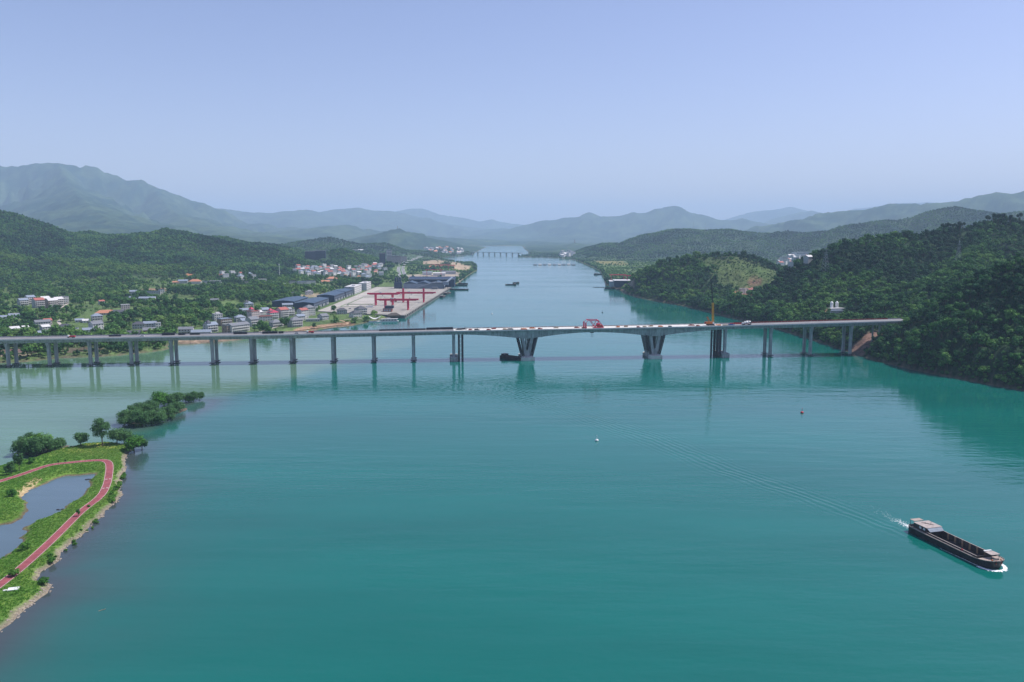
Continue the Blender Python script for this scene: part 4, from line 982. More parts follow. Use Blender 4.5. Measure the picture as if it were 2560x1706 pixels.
        for s in (-1, 1):
            G().cyl((xb + 1.6, s * 2.2, z), (xb + 1.6, s * 2.2, z + 0.9), 0.18, 0.22, 8).obj('bollard', m_orange, t)
            G().box((0.485 * L, s * 1.3, sheer(0.99) - 0.5), (0.35, 0.5, 1.5)).obj('anchor', m_rust, t)
        G().cyl((0.18 * L, -hb - 0.3, sheer(.6) + 0.7), (0.18 * L, -hb - 0.16, sheer(.6) + 0.7), 0.45, None, 10).obj('life_ring', m_red, t)
    return t
bs, bb = Vector(at_z(2281, 1327)), Vector(at_z(2486, 1426)); bdir = (bb - bs); brz = math.atan2(bdir.y, bdir.x)
bc = (bs + bb) / 2 - bdir.normalized() * 0.2 + Vector((-bdir.y, bdir.x, 0)).normalized() * 2.2
main_barge = barge('cargo_barge', 'long dark empty cargo barge under way with white foam at its bow', (bc.x, bc.y, 0.15), brz, bdir.length + 1.2, 5.4, 2.5)
# foam
def foam(name, label, cells):
    g = G()
    for (x, y, s) in cells:
        n = 5; a0 = rnd.uniform(0, 6.28); P = [(x + s * rnd.uniform(.6, 1.2) * math.cos(a0 + 6.283 * k / n), y + s * rnd.uniform(.6, 1.2) * math.sin(a0 + 6.283 * k / n)) for k in range(n)]
        z = 0.05 + rnd.uniform(0, 0.1)
        g.add([(p[0], p[1], 0.012) for p in P] + [(x, y, z)], [(k, (k + 1) % n, n) for k in range(n)])
    return struct(g.obj(name, m_foam), 'stuff', label)
Lb = bdir.length + 1.2; ca, sa = math.cos(brz), math.sin(brz)
def bl(x, y): return (bc.x + x * ca - y * sa, bc.y + x * sa + y * ca)
cells = []
for i in range(300):
    a = rnd.uniform(-1.7, 1.7); r = 0.98 + abs(rnd.gauss(0, .12)); x = Lb * 0.40 + math.cos(a) * 4.9 * r; y = math.sin(a) * 4.9 * r * 1.02
    cells.append((*bl(x, y), rnd.uniform(.2, .5)))
for i in range(260):
    x = rnd.uniform(-2, Lb * 0.38); y = -5.0 - abs(rnd.gauss(0, .15)) - (Lb * .38 - x) * 0.045; cells.append((*bl(x, y), rnd.uniform(.08, .22) * (0.4 + x / Lb)))
foam('bow_foam', 'white foam round the bow of the cargo barge', cells)
cells = []
for i in range(420):
    x = rnd.expovariate(1 / 9); y = rnd.gauss(0.5, 1.0 + x * 0.03); cells.append((*bl(-Lb * 0.5 - 0.5 - x, y), rnd.uniform(.10, .34) * math.exp(-x / 30)))
foam('wake_foam', 'streak of pale propeller foam behind the cargo barge', cells)
p = at_z(1283, 899); barge('work_barge', 'dark work barge moored against the first V pier', (p[0] - 1, p[1] + 3, 0.1), R(-40), 31, 4.4, 2.4, False)
def buoy(label, px, py, mm, group='navigation buoys'):
    p = at_z(px, py); t = thing('buoy', label, 'buoy', (p[0], p[1], 0), 0, group)
    g = G(); g.loft([[(r * math.cos(a * .6283), r * math.sin(a * .6283), z) for a in range(10)] for z, r in ((-0.5, 0.5), (0.1, 1.15), (0.7, 1.2), (1.1, 0.8), (1.35, 0.3))]); g.obj('float', mm, t, smooth=True)
    g = G(); [g.cyl((0.5 * math.cos(a), 0.5 * math.sin(a), 1.0), (0.12 * math.cos(a), 0.12 * math.sin(a), 3.4), 0.05, None, 5) for a in (0, 2.1, 4.2)]; g.obj('lattice_mast', m_steel_dk if mm != m_whitemetal else m_whitemetal, t)
    G().cyl((0, 0, 3.3), (0, 0, 4.0), 0.2, 0.14, 8).obj('lamp', mm, t)
    return t
buoy('white buoy floating alone in mid-river before the bridge', 1492, 1103, m_whitemetal)
buoy('red buoy with a short mast between the barge and the bridge', 2005, 1033, m_red)
buoy('small white buoy beyond the bridge by the long beams', 1230, 785, m_whitemetal)
buoy('small dark buoy beyond the bridge above the red derrick', 1506, 782, m_steel_dk)
p = at_z(256, 1526); t = thing('driftwood', 'small branch drifting on the water off the rocky bank', 'branch', (p[0], p[1], 0.05), 0.6)
G().cyl((-1.2, 0, 0), (1.2, 0.3, 0.1), 0.09, 0.05, 6).obj('stem', m_wood, t); G().cyl((0.2, 0.1, 0.05), (0.9, -0.6, 0.35), 0.05, 0.03, 5).obj('twig', m_wood, t)

# ------------------------------------------------------------------ houses
m_wgrey = M('grey_render', (0.46, 0.46, 0.45), 0.85, 0.14, 0.5)
m_wwhite = M('white_render', (0.60, 0.59, 0.57), 0.8, 0.10, 0.5)
m_wpink = M('pinkish_render', (0.55, 0.47, 0.44), 0.85, 0.12, 0.5)
m_wbrick = M('red_brick', (0.27, 0.105, 0.08), 0.85, 0.2, 0.8)
m_wbrown = M('brown_block', (0.34, 0.25, 0.20), 0.85, 0.2, 0.8)
m_rgrey = M('grey_roof_tiles', (0.17, 0.18, 0.20), 0.7, 0.18, 0.8)
m_rdark = M('dark_roof_tiles', (0.075, 0.08, 0.095), 0.7, 0.18, 0.8)
m_rblue = M('blue_grey_roof', (0.22, 0.26, 0.32), 0.6, 0.15, 0.8)
m_rred = M('red_roof_tiles', (0.36, 0.115, 0.095), 0.7, 0.18, 0.8)
m_rcrim = M('crimson_roof_tiles', (0.40, 0.03, 0.08), 0.6, 0.15, 0.8)
m_rorange = M('orange_roof_tiles', (0.45, 0.20, 0.12), 0.7, 0.18, 0.8)
m_rwhite = M('white_sheet_roof', (0.58, 0.57, 0.56), 0.5, 0.16, 0.6)
WALL = dict(g=m_wgrey, w=m_wwhite, p=m_wpink, b=m_wbrick, n=m_wbrown)
ROOF = dict(g=m_rgrey, d=m_rdark, b=m_rblue, r=m_rred, c=m_rcrim, o=m_rorange, w=m_rwhite)
def _win(nm, w, h, mm): return G().box((0, 0, 0), (w, 0.14, h)).mesh(nm, mm)
win_me = _win('window', 1.5, 1.5, m_glass); door_me = _win('door', 1.3, 2.2, m_wood)
def roof_geo(kind, w, d, z, e=0.6, pitch=0.42):
    g = G(); W, D = w / 2 + e, d / 2 + e
    if kind == 'g':
        r = D * pitch * 1.15; zt = z + r; zz = z - e * pitch
        for s in (-1, 1):
            g.add([(-W, s * D, zz), (W, s * D, zz), (W, 0, zt), (-W, 0, zt), (-W, s * D, zz + .22), (W, s * D, zz + .22), (W, 0, zt + .22), (-W, 0, zt + .22)], [(0, 1, 2, 3), (4, 7, 6, 5), (0, 4, 5, 1), (0, 3, 7, 4), (1, 5, 6, 2)])
    elif kind == 'h':
        r = min(W, D) * 0.62; k = max(W - D, 0.3)
        g.add([(-W, -D, z), (W, -D, z), (W, D, z), (-W, D, z), (-k, 0, z + r), (k, 0, z + r)], [(0, 1, 5, 4), (1, 2, 5), (2, 3, 4, 5), (3, 0, 4), (3, 2, 1, 0)])
    elif kind == 's':
        g.add([(-W, -D, z - .1), (W, -D, z - .1), (W, D, z + 1.2), (-W, D, z + 1.2), (-W, -D, z + .1), (W, -D, z + .1), (W, D, z + 1.4), (-W, D, z + 1.4)], [(3, 2, 1, 0), (4, 5, 6, 7), (0, 1, 5, 4), (1, 2, 6, 5), (2, 3, 7, 6), (3, 0, 4, 7)])
    else:
        g.box((0, 0, z + 0.12), (w + 0.5, d + 0.5, 0.24))
        for s in (-1, 1): g.box((0, s * (d / 2 + .1), z + 0.55), (w + 0.4, 0.2, 0.7)).box((s * (w / 2 + .1), 0, z + 0.55), (0.2, d, 0.7))
    return g
def wall_geo(kind, w, d, h):
    g = G(); g.bx(-w / 2, w / 2, -d / 2, d / 2, -2.5, h)
    if kind == 'g':
        r = (d / 2) * 0.42 * 1.15
        g.add([(s * w / 2 - s * .001, y, z) for s in (-1, 1) for y, z in ((-d / 2, h), (d / 2, h), (0, h + r + 0.1))], [(0, 2, 1), (3, 4, 5)])
    if kind == 's': g.bx(-w / 2, w / 2, d / 2 - .3, d / 2, h, h + 1.0)
    return g
def house(label, pos, w, d, st, rot, kind, rk, wk, win=True, balc=False, extra=None, cat='house', name='house', group=None, sh=3.1):
    t = thing(name, label, cat, (pos[0], pos[1], pos[2] - 0.1), R(rot), group); h = st * sh
    wl = wall_geo(kind, w, d, h).obj('wall', WALL[wk], t)
    rf = roof_geo(kind, w, d, h).obj('roof', ROOF[rk], t)
    if win:
        n = max(2, int(w / 3.0))
        for s in range(st):
            for k in range(n):
                x = -w / 2 + w * (k + 0.5) / n
                if s == 0 and k == n // 2: link('door', door_me, t, (x, -d / 2 - 0.04, 1.15))
                else: link('window', win_me, t, (x, -d / 2 - 0.04, s * sh + 1.75))
            for sx in (-1, 1):
                o = link('window', win_me, t, (sx * (w / 2 + 0.04), rnd.choice((-1, 1)) * d * 0.18, s * sh + 1.75), R(90))
    if balc:
        for s in range(1, st):
            G().bx(-w * 0.42, w * 0.42, -d / 2 - 1.5, -d / 2 - 0.01, s * sh - 0.15, s * sh).bx(-w * 0.42, w * 0.42, -d / 2 - 1.5, -d / 2 - 1.4, s * sh, s * sh + 0.9).obj('balcony', m_wwhite, t)
    if extra == 'tower':
        G().bx(-w * .45, -w * .1, -d * .3, d * .15, h, h + 3.4).obj('turret', WALL[wk], t)
        g = G(); a, b, c, e = -w * .5, -w * .05, -d * .38, d * .22; mx, my = (a + b) / 2, (c + e) / 2
        g.add([(a, c, h + 3.4), (b, c, h + 3.4), (b, e, h + 3.4), (a, e, h + 3.4), (mx, my, h + 7.0)], [(0, 1, 4), (1, 2, 4), (2, 3, 4), (3, 0, 4), (3, 2, 1, 0)]); g.obj('turret_roof', ROOF['c' if rk in 'rc' else 'd'], t)
    if extra == 'attic': G().bx(-w * .2, w * .25, -d * .2, d * .3, h, h + 2.8).obj('roof_room', WALL[wk], t)
    if extra == 'lean':
        G().bx(-w * .5, w * .3, -d / 2 - 3.4, -d / 2 - 0.01, -1.5, 2.7).obj('lean_to', WALL[wk], t); G().box((-w * .1, -d / 2 - 1.7, 2.82), (w * .85, 3.8, 0.22)).obj('lean_to_roof', ROOF['w'], t)
    if extra == 'chim': G().box((w * .25, d * .12, h + d * .22), (0.9, 0.9, 2.0)).obj('chimney', m_wbrick, t)
    clear(pos[0], pos[1], max(w, d) * 0.62 + 3); clear(pos[0] + math.sin(R(rot)) * d * .8 , pos[1] - math.cos(R(rot)) * d * .8, max(w, d) * 0.45)
    # keep the line of sight open a little in front
    q = Vector((pos[0], pos[1], 0)).normalized(); [clear(pos[0] - q.x * (k + d * .5), pos[1] - q.y * (k + d * .5), w * 0.55 + 4) for k in (8, 18, 28, 40, 52)]
    return t
H = house
HT = [  # px, py of the base, width, depth, storeys, rot, roof kind, roof, wall, balcony, extra, label
 (58, 764, 13, 10, 3, 55, 'g', 'b', 'g', 1, None, 'grey row house at the outer end of the unfinished hillside terrace'),
 (76, 761, 12, 11, 4, 55, 'g', 'b', 'p', 1, None, 'blue-roofed row house, second in the unfinished hillside terrace'),
 (97, 769, 14, 12, 4, 55, 'g', 'r', 'g', 1, None, 'row house with big bare grey gable and red roof in the hillside terrace'),
 (113, 764, 12, 11, 4, 55, 'g', 'w', 'p', 1, None, 'row house with shining white roof in the middle of the hillside terrace'),
 (130, 770, 14, 12, 4, 55, 'g', 'w', 'n', 1, None, 'brown-gabled row house with pale roof in the hillside terrace'),
 (146, 766, 12, 11, 4, 55, 'g', 'w', 'p', 1, None, 'pale-roofed row house next to the brown gable in the hillside terrace'),
 (160, 760, 11, 11, 4, 55, 'f', 'g', 'w', 1, None, 'white balconied row house at the inner end of the hillside terrace'),
 (254, 762, 8, 6, 2, 50, 'g', 'r', 'w', 0, None, 'small white tower house with red roof alone among the trees'),
 (38, 799, 15, 9, 2, 40, 'g', 'b', 'g', 0, 'attic', 'blue-grey roofed farmhouse half hidden in trees above the bridge'),
 (6, 804, 12, 8, 2, 40, 'g', 'b', 'w', 0, None, 'pale farmhouse at the very edge of the view above the bridge'),
 (243, 806, 13, 10, 3, 35, 'h', 'b', 'g', 1, None, 'three-storey grey villa with hipped roof and deep balconies'),
 (266, 787, 28, 12, 1, 20, 'h', 'o', 'p', 0, None, 'long low building with broad orange roof behind the grey villa'),
 (314, 777, 12, 8, 3, 30, 'f', 'w', 'p', 0, None, 'pinkish flat-roofed house on the wooded mound'),
 (297, 790, 14, 9, 2, 30, 'g', 'd', 'g', 0, None, 'dark-roofed house just below the pinkish flat-roofed one'),
 (106, 816, 17, 9, 2, 45, 'g', 'g', 'g', 0, None, 'grey gabled farmhouse behind the white-roofed shed'),
 (119, 812, 9, 8, 2, 45, 'g', 'r', 'p', 0, None, 'red-roofed wing beside the grey gabled farmhouse'),
 (113, 829, 9, 8, 2, 55, 'g', 'w', 'g', 0, None, 'small house with bright white roof near the bridge deck'),
 (104, 838, 9, 8, 1, 55, 'g', 'b', 'w', 0, None, 'low bluish hut with twin gables directly above the bridge deck'),
 (134, 827, 14, 8, 1, 15, 'g', 'd', 'g', 0, 'lean', 'dark-roofed single-storey house with a pale lean-to'),
 (163, 822, 16, 9, 1, 10, 'h', 'd', 'g', 0, None, 'dark hip-roofed hall with a row of openings'),
 (181, 828, 12, 7, 1, 10, 'f', 'b', 'g', 0, None, 'low flat blue-grey shed beside the dark hall'),
 (241, 827, 13, 11, 3, 55, 'g', 'g', 'w', 0, None, 'large white gabled house above the bridge approach'),
 (222, 830, 13, 8, 1, 30, 'g', 'b', 'w', 0, None, 'low white house against the large white gabled one'),
 (199, 806, 10, 7, 1, 30, 'g', 'b', 'g', 0, None, 'small blue-roofed hut among trees uphill of the large white house'),
 (215, 807, 8, 7, 1, 30, 'g', 'w', 'w', 0, None, 'tiny white-roofed shed between the blue hut and the grey villa'),
 (36, 827, 10, 8, 1, 50, 'g', 'w', 'g', 0, None, 'small pale-roofed house in the trees far along the approach'),
 (63, 824, 7, 6, 1, 50, 'g', 'w', 'w', 0, None, 'tiny white hut in the trees by the approach'),
 (333, 838, 17, 9, 1, 28, 'g', 'd', 'w', 0, None, 'long low house with dark roof and white gable end by the bridge'),
 (375, 837, 14, 10, 2, 22, 'g', 'g', 'b', 1, None, 'two-storey red brick house with grey roof beside the low white-gabled house'),
 (376, 820, 15, 9, 2, 22, 'g', 'b', 'g', 0, None, 'blue-grey roofed house just behind the red brick house'),
 (347, 822, 14, 9, 2, 22, 'h', 'd', 'g', 0, None, 'dark hip-roofed house behind the low white-gabled house'),
 (396, 826, 6, 5, 3, 30, 'f', 'w', 'w', 0, None, 'narrow white tower-like house behind the red brick house'),
 (466, 835, 16, 9, 2, 12, 'g', 'g', 'g', 1, None, 'two-storey grey house with four upper windows facing the bridge'),
 (504, 836, 22, 9, 1, 12, 'g', 'b', 'g', 0, None, 'long low grey-roofed barn beside the two-storey grey house'),
 (527, 830, 13, 12, 3, 50, 'g', 'b', 'g', 1, 'tower', 'tall grey house with a small dark turret and open floors'),
 (544, 802, 11, 9, 3, 40, 'f', 'w', 'w', 0, 'attic', 'white house with rooftop room behind the turreted house'),
 (562, 814, 15, 12, 3, 45, 'f', 'b', 'n', 1, None, 'unfinished brown block house with flat slabs'),
 (572, 832, 11, 11, 3, 52, 'f', 'g', 'n', 0, None, 'plain brown flat-roofed block at the end of the shop row'),
 (596, 830, 26, 10, 3, 58, 'g', 'g', 'w', 1, None, 'long three-storey shop row with white and red facade'),
 (612, 812, 14, 10, 2, 55, 'g', 'b', 'g', 0, None, 'blue-grey house behind the shop row'),
 (600, 804, 13, 9, 2, 40, 'h', 'b', 'g', 0, None, 'hip-roofed house in trees above the shop row'),
 (329, 755, 16, 11, 2, 25, 'h', 'b', 'g', 0, None, 'grey pavilion house with sweeping hipped roof on the slope'),
 (369, 754, 26, 9, 2, 15, 'g', 'b', 'w', 0, None, 'long blue-roofed house beside the pavilion house'),
 (335, 737, 14, 9, 2, 25, 'g', 'b', 'g', 0, 'chim', 'grey house with red chimney stack beside the bare earth'),
 (385, 737, 24, 8, 2, 15, 'f', 'b', 'g', 0, None, 'long flat blue-grey building beside the bare earth'),
 (404, 735, 10, 9, 3, 30, 'f', 'd', 'w', 0, None, 'dark-topped white house at the end of the flat blue-grey building'),
 (488, 710, 26, 14, 2, 15, 'h', 'o', 'w', 0, None, 'house with broad orange roof at the foot of the dark hill'),
 (458, 709, 20, 11, 2, 15, 'g', 'b', 'g', 0, None, 'blue-roofed house beside the broad orange roof'),
 (516, 710, 16, 10, 2, 15, 'f', 'b', 'g', 0, None, 'flat blue-grey shed just past the broad orange roof'),
 (540, 709, 24, 9, 2, 15, 'f', 'w', 'w', 0, None, 'long pale flat building at the foot of the dark hill'),
 (440, 709, 14, 9, 1, 15, 'g', 'o', 'p', 0, None, 'low rusty-roofed shed at the outer end of the hill-foot hamlet'),
 (537, 754, 13, 7, 1, 15, 'g', 'g', 'p', 0, None, 'small greyish hut alone in the green scrub'),
 (622, 768, 13, 11, 2, 35, 'h', 'b', 'g', 0, 'tower', 'grey villa with pointed pavilion roof above the village'),
 (611, 785, 13, 9, 2, 35, 'g', 'b', 'w', 0, None, 'pale gabled house below the pointed pavilion villa'),
 (631, 815, 12, 12, 3, 55, 'g', 'g', 'g', 1, None, 'grey-gabled house with white arched facade at the village front'),
 (634, 800, 13, 11, 4, 55, 'f', 'r', 'p', 0, 'tower', 'tall pinkish house with dark red pointed turret'),
 (645, 796, 10, 9, 3, 55, 'g', 'w', 'g', 0, None, 'white-roofed house against the red-turreted house'),
 (661, 789, 12, 10, 3, 45, 'g', 'b', 'w', 0, None, 'white house with blue-grey roof in the middle of the village'),
 (665, 802, 16, 9, 2, 25, 'f', 'r', 'w', 0, None, 'white house with flat red roof edge behind the big round tree'),
 (682, 797, 13, 11, 3, 45, 'h', 'c', 'w', 1, 'tower', 'house with crimson tiered roofs in the village'),
 (706, 795, 13, 12, 4, 55, 'g', 'r', 'g', 1, None, 'big grey-gabled house with pink-red roof beside the crimson one'),
 (724, 789, 12, 10, 3, 50, 'f', 'g', 'w', 1, 'attic', 'white balconied house behind the big grey gable'),
 (719, 771, 16, 8, 2, 20, 'g', 'b', 'g', 0, None, 'small grey house standing against the dark warehouses'),
 (690, 817, 14, 11, 2, 45, 'h', 'g', 'g', 1, None, 'grey house with pale tiled hip roof at the village front'),
 (738, 817, 15, 12, 3, 45, 'h', 'g', 'g', 1, None, 'three-storey villa with white balconies beside the village lane'),
 (757, 796, 12, 10, 4, 55, 'g', 'r', 'w', 0, None, 'tall white gabled house with pale red roof near the warehouses'),
 (773, 789, 14, 11, 4, 50, 'h', 'g', 'g', 0, None, 'grey hip-roofed house behind the tall white gable'),
 (750, 801, 11, 9, 2, 45, 'g', 'b', 'w', 0, None, 'low white house in front of the tall white gable'),
 (782, 804, 18, 7, 1, 15, 'f', 'w', 'g', 0, None, 'low open shed with pale roof on the village shore'),
 (808, 800, 11, 11, 2, 52, 'g', 'g', 'g', 0, None, 'grey chapel-like gabled house with a pale arch near the shore'),
 (855, 785, 14, 9, 2, 20, 'h', 'd', 'g', 0, None, 'small dark-roofed house at the edge of the port yard'),
 (889, 793, 14, 13, 2, 40, 'h', 'd', 'w', 0, None, 'white villa with broad dark hip roof in front of the port yard'),
 (902, 787, 15, 12, 3, 40, 'h', 'd', 'g', 1, None, 'taller dark-roofed house behind the white villa by the port yard'),
 (656, 708, 18, 10, 3, 30, 'f', 'w', 'w', 0, None, 'white flat-roofed block with dark windows among distant trees'),
 (682, 711, 22, 10, 2, 25, 'f', 'w', 'w', 0, None, 'long white flat building beside the white flat-roofed block'),
 (617, 708, 28, 9, 1, 20, 'f', 'g', 'p', 0, None, 'low pale sheds in front of the hill-foot wood'),
 (722, 717, 34, 12, 2, 15, 'f', 'w', 'w', 0, None, 'wide white warehouse with pale roof in the plain'),
 (754, 714, 20, 14, 3, 25, 'f', 'b', 'g', 0, None, 'blue-walled industrial block in the plain'),
 (777, 712, 20, 12, 3, 25, 'f', 'd', 'w', 0, None, 'white block with dark roof edge beside the blue one'),
 (731, 709, 14, 10, 2, 25, 'f', 'd', 'g', 0, None, 'grey block behind the wide white warehouse'),
 (830, 703, 26, 14, 2, 30, 'h', 'o', 'p', 0, None, 'house with wide orange roof by the brick chimney'),
 (813, 707, 20, 11, 1, 30, 'g', 'o', 'p', 0, None, 'low house with pale orange roof beside the wide orange roof'),
 (740, 739, 18, 10, 2, 25, 'f', 'g', 'g', 0, None, 'construction block with grey slabs behind the warehouses'),
 (773, 737, 14, 8, 2, 25, 'f', 'w', 'w', 0, 'attic', 'white gate building behind the warehouses'),
]
for (px, py, w, d, st, rot, kd, rk, wk, bal, ex, lb) in HT:
    house(lb, hit(px, py), w * 1.12, d * 1.12, st, rot, kd, rk, wk, True, bool(bal), ex, sh=3.3)
# the distant village: copies of a few houses, too far to show their windows
protos = []
for i, (kd, rk, wk, st) in enumerate([('g', 'r', 'w', 3), ('g', 'g', 'w', 3), ('f', 'w', 'w', 4), ('g', 'w', 'g', 3), ('h', 'b', 'w', 3), ('g', 'o', 'p', 2)]):
    protos.append((['red-roofed', 'grey-roofed', 'white flat-roofed', 'bright white-roofed', 'blue hip-roofed', 'orange-roofed'][i], kd, rk, wk, st))
built = {}
def village(poly, n, where, group, seed, rots=(20, 60), kinds=(0, 1, 2, 3, 4), scl=(0.85, 1.25), sp=16):
    r = random.Random(seed); P = poly; xs = [p[0] for p in P]; ys = [p[1] for p in P]; got = []
    for _ in range(6000):
        if len(got) >= n: break
        px, py = r.uniform(min(xs), max(xs)), r.uniform(min(ys), max(ys))
        if not inside(np.array([px]), np.array([py]), P)[0]: continue
        p = hit(px, py)
        if any((p[0] - q[0]) ** 2 + (p[1] - q[1]) ** 2 < sp * sp for q in got) or p[2] < 1: continue
        got.append(p); k = r.choice(kinds); nm, kd, rk, wk, st = protos[k]
        lab = nm + ' house ' + where
        if k not in built:
            o = house(lab, p, 12, 10, st, r.uniform(*rots), kd, rk, wk, False, group=group); built[k] = o
        else:
            o = dup(built[k], (p[0], p[1], p[2] - .1), R(r.uniform(*rots)), lab, group, r.uniform(*scl)); clear(p[0], p[1], 10); q = Vector((p[0], p[1], 0)).normalized(); clear(p[0] - q.x * 14, p[1] - q.y * 14, 8)
village([(715, 676), (760, 670), (840, 672), (905, 668), (960, 664), (965, 680), (920, 690), (850, 698), (760, 690)], 78, 'packed in the distant village beyond the warehouses', 'houses of the distant village', 3, kinds=(0, 0, 1, 2, 2, 3, 4), sp=15)
village([(850, 690), (920, 684), (960, 686), (950, 700), (880, 706)], 12, 'scattered at the near edge of the distant village', 'houses at the edge of the distant village', 4, kinds=(1, 2, 4, 5), sp=20)
village([(540, 690), (610, 688), (640, 700), (560, 704)], 9, 'at the foot of the dark hill by the telecom mast', 'houses under the dark hill', 5, kinds=(0, 2, 4), sp=22)
village([(1060, 622), (1110, 620), (1165, 628), (1150, 636), (1080, 634)], 34, 'in the hazy riverside hamlet before the small far bridge', 'houses of the hazy hamlet', 6, kinds=(1, 3, 5), scl=(1.2, 1.8), sp=30)
village([(1935, 655), (1980, 640), (2030, 645), (2010, 668), (1975, 680), (1945, 665)], 40, 'of the hazy town in the valley between the wooded hills', 'houses of the valley town', 8, kinds=(0, 2, 2, 3), scl=(1.0, 1.9), sp=22)
village([(1400, 634), (1432, 634), (1436, 645), (1400, 644)], 14, 'of the small cluster on the far bank by the headland', 'houses by the headland', 9, kinds=(1, 2, 3), scl=(1.2, 1.8), sp=30)
village([(1845, 733), (1885, 728), (1895, 734), (1850, 740)], 4, 'on the bare earth between the bush hill and the wooded hill', 'site huts in the valley', 10, kinds=(0, 2), scl=(0.6, 0.8), sp=12)

# ------------------------------------------------------------------ port: wharf, warehouses, cranes
m_yard = M('yard_concrete', (0.30, 0.28, 0.245), 0.85, 0.2, 0.04)
m_wblue = M('dark_blue_cladding', (0.028, 0.045, 0.085), 0.5, 0.12, 0.2)
m_rblued = M('blue_black_roof', (0.045, 0.075, 0.115), 0.45, 0.10, 0.1)
m_wharfwall = M('wet_concrete', (0.17, 0.17, 0.165), 0.8, 0.25, 0.3)
m_sky = M('rooflight', (0.28, 0.34, 0.40), 0.4, 0.1, 0.4)
wh = thing('wharf', 'broad pale concrete wharf with a fendered quay along the river', 'wharf')
G().prism(WHARF[::-1][::-1], -3, 4.95).obj('quay_wall', m_wharfwall, wh)
G().prism([(x + (0.02 if x > -200 else 0), y) for x, y in WHARF], 4.955, 5.06).obj('yard_slab', m_yard, wh)
for k in range(40):
    y = 1280 + k * 17; x = -172 + 23 * (y - 1275) / 690
    G().box((x + 0.45, y, 3.2), (0.8, 1.2, 3.6)).obj('fender', m_black, wh)
for k in range(45):
    y = 1282 + k * 15; x = -172 + 23 * (y - 1275) / 690
    G().cyl((x - 1.0, y, 5.06), (x - 1.0, y, 5.9), 0.4, 0.45, 8).obj('bollard', m_steel_dk, wh)
m_lane = M('lane_concrete', (0.40, 0.37, 0.325), 0.85, 0.18, 0.05)
for x0, w in ((-180, 1.0), (-212, 1.0), (-243, 1.0), (-160.5, 0)):
    if w: G().bx(x0, x0 + w, 1312, 1960, 5.064, 5.074).obj('rail_beam', m_lane, wh)
G().bx(-331, -312, 1350, 1960, 5.064, 5.07).obj('access_road', m_lane, wh)
for (a, b, c, d) in ((-308, -258, 1430, 1470), (-306, -262, 1480, 1640)):
    G().bx(a, b, c, d, 5.064, 5.072).obj('paved_bay', m_lane, wh)
    g = G(); [g.bx(a - 1, b + 1, y - .6, y + .6, 5.064, 5.5) for y in (c, d)]; g.bx(a - 1, a, c, d, 5.064, 5.5); g.obj('hedge_strip', m_leaf, wh)
def warehouse(label, x0, x1, y0, y1, h, bays):
    t = thing('warehouse', label, 'warehouse', ((x0 + x1) / 2, y0, 4.6), 0, 'dark blue warehouses'); w = (x1 - x0) / 2; L = y1 - y0
    g = G(); g.bx(-w, w, 0, L, -1, h); g.add([(-w, s, h) if k == 0 else (w, s, h) if k == 1 else (0, s, h + 1.9) for s in (0.001, L - .001) for k in range(3)], [(0, 1, 2), (3, 5, 4)]); g.obj('wall', m_wblue, t)
    for s in (-1, 1):
        G().add([(s * (w + .8), -.8, h - .05), (s * (w + .8), L + .8, h - .05), (0, L + .8, h + 2.02), (0, -.8, h + 2.02), (s * (w + .8), -.8, h + .2), (s * (w + .8), L + .8, h + .2), (0, L + .8, h + 2.3), (0, -.8, h + 2.3)], [(0, 1, 2, 3), (4, 7, 6, 5), (0, 4, 5, 1), (0, 3, 7, 4), (1, 5, 6, 2)]).obj('roof', m_rblued, t)
        for k in range(3):
            y = L * (k + .5) / 3; f0, f1 = 0.25, 0.8
            za, zb = h + .2 + (1 - f1) * 2.1 + .03, h + .2 + (1 - f0) * 2.1 + .03
            G().add([(s * w * f1, y - 1, za), (s * w * f1, y + 1, za), (s * w * f0, y + 1, zb), (s * w * f0, y - 1, zb)], [(0, 1, 2, 3)] if s > 0 else [(3, 2, 1, 0)]).obj('roof_light', m_sky, t)
    for k in range(bays):
        y = L * (k + .5) / bays
        G().box((w + .06, y, 2.2), (0.12, L / bays * .45, 4.2)).obj('loading_door', m_wgrey if k % 3 else m_glass, t)
        G().box((w + .06, y, 7.4), (0.12, L / bays * .35, 1.2)).obj('window', m_sky, t)
    clear((x0 + x1) / 2, y0 + L / 2, L * .5)
    for k in range(6): clear((x0 + x1) / 2, y0 - 16 + L * k / 5, w + 7)
    return t
warehouse('dark blue warehouse standing nearest to the village houses', -378, -344, 1378, 1492, 11, 12)
warehouse('dark blue warehouse set back on the green side of the first one', -432, -392, 1430, 1530, 9.5, 8)
warehouse('dark blue warehouse in the middle of the row along the port road', -377, -343, 1535, 1632, 12, 11)
warehouse('dark blue warehouse at the end of the row beside the white office', -376, -343, 1640, 1712, 12, 8)
def office(label, x, y, w, L, st, name='office_block', z0=4.6, mw=m_wgrey):
    t = thing(name, label, 'office building', (x, y, z0)); h = st * 4.2
    G().bx(-w, 0, 0, L, -1, h).obj('wall', mw, t)
    G().bx(-w - .4, .6, -.4, L + .4, h, h + .4).bx(-w * .5, -w * .15, L * .3, L * .5, h + .4, h + 3).obj('roof', m_rwhite, t)
    G().bx(.01, .45, -.3, .9, 0, h).bx(.01, .45, L - .9, L + .3, 0, h).obj('facade_fin', m_wwhite, t)
    n = 8
    for s in range(st):
        G().bx(.01, .5, .9, L - .9, s * 4.2 + 3.3, s * 4.2 + 4.15).obj('facade_band', m_wwhite, t)
        for k in range(n): link('window', win_me, t, (.04, L * (k + .5) / n, s * 4.2 + 1.9), R(90))
    for s in range(st): link('window', win_me, t, (-w * .5, -.04, s * 4.2 + 2.2))
    clear(x - w / 2, y + L / 2, L * .7); clear(x, y - 10, 16)
    return t
office('white four-storey office block with gridded facade behind the warehouses', -341, 1722, 21, 82, 4)
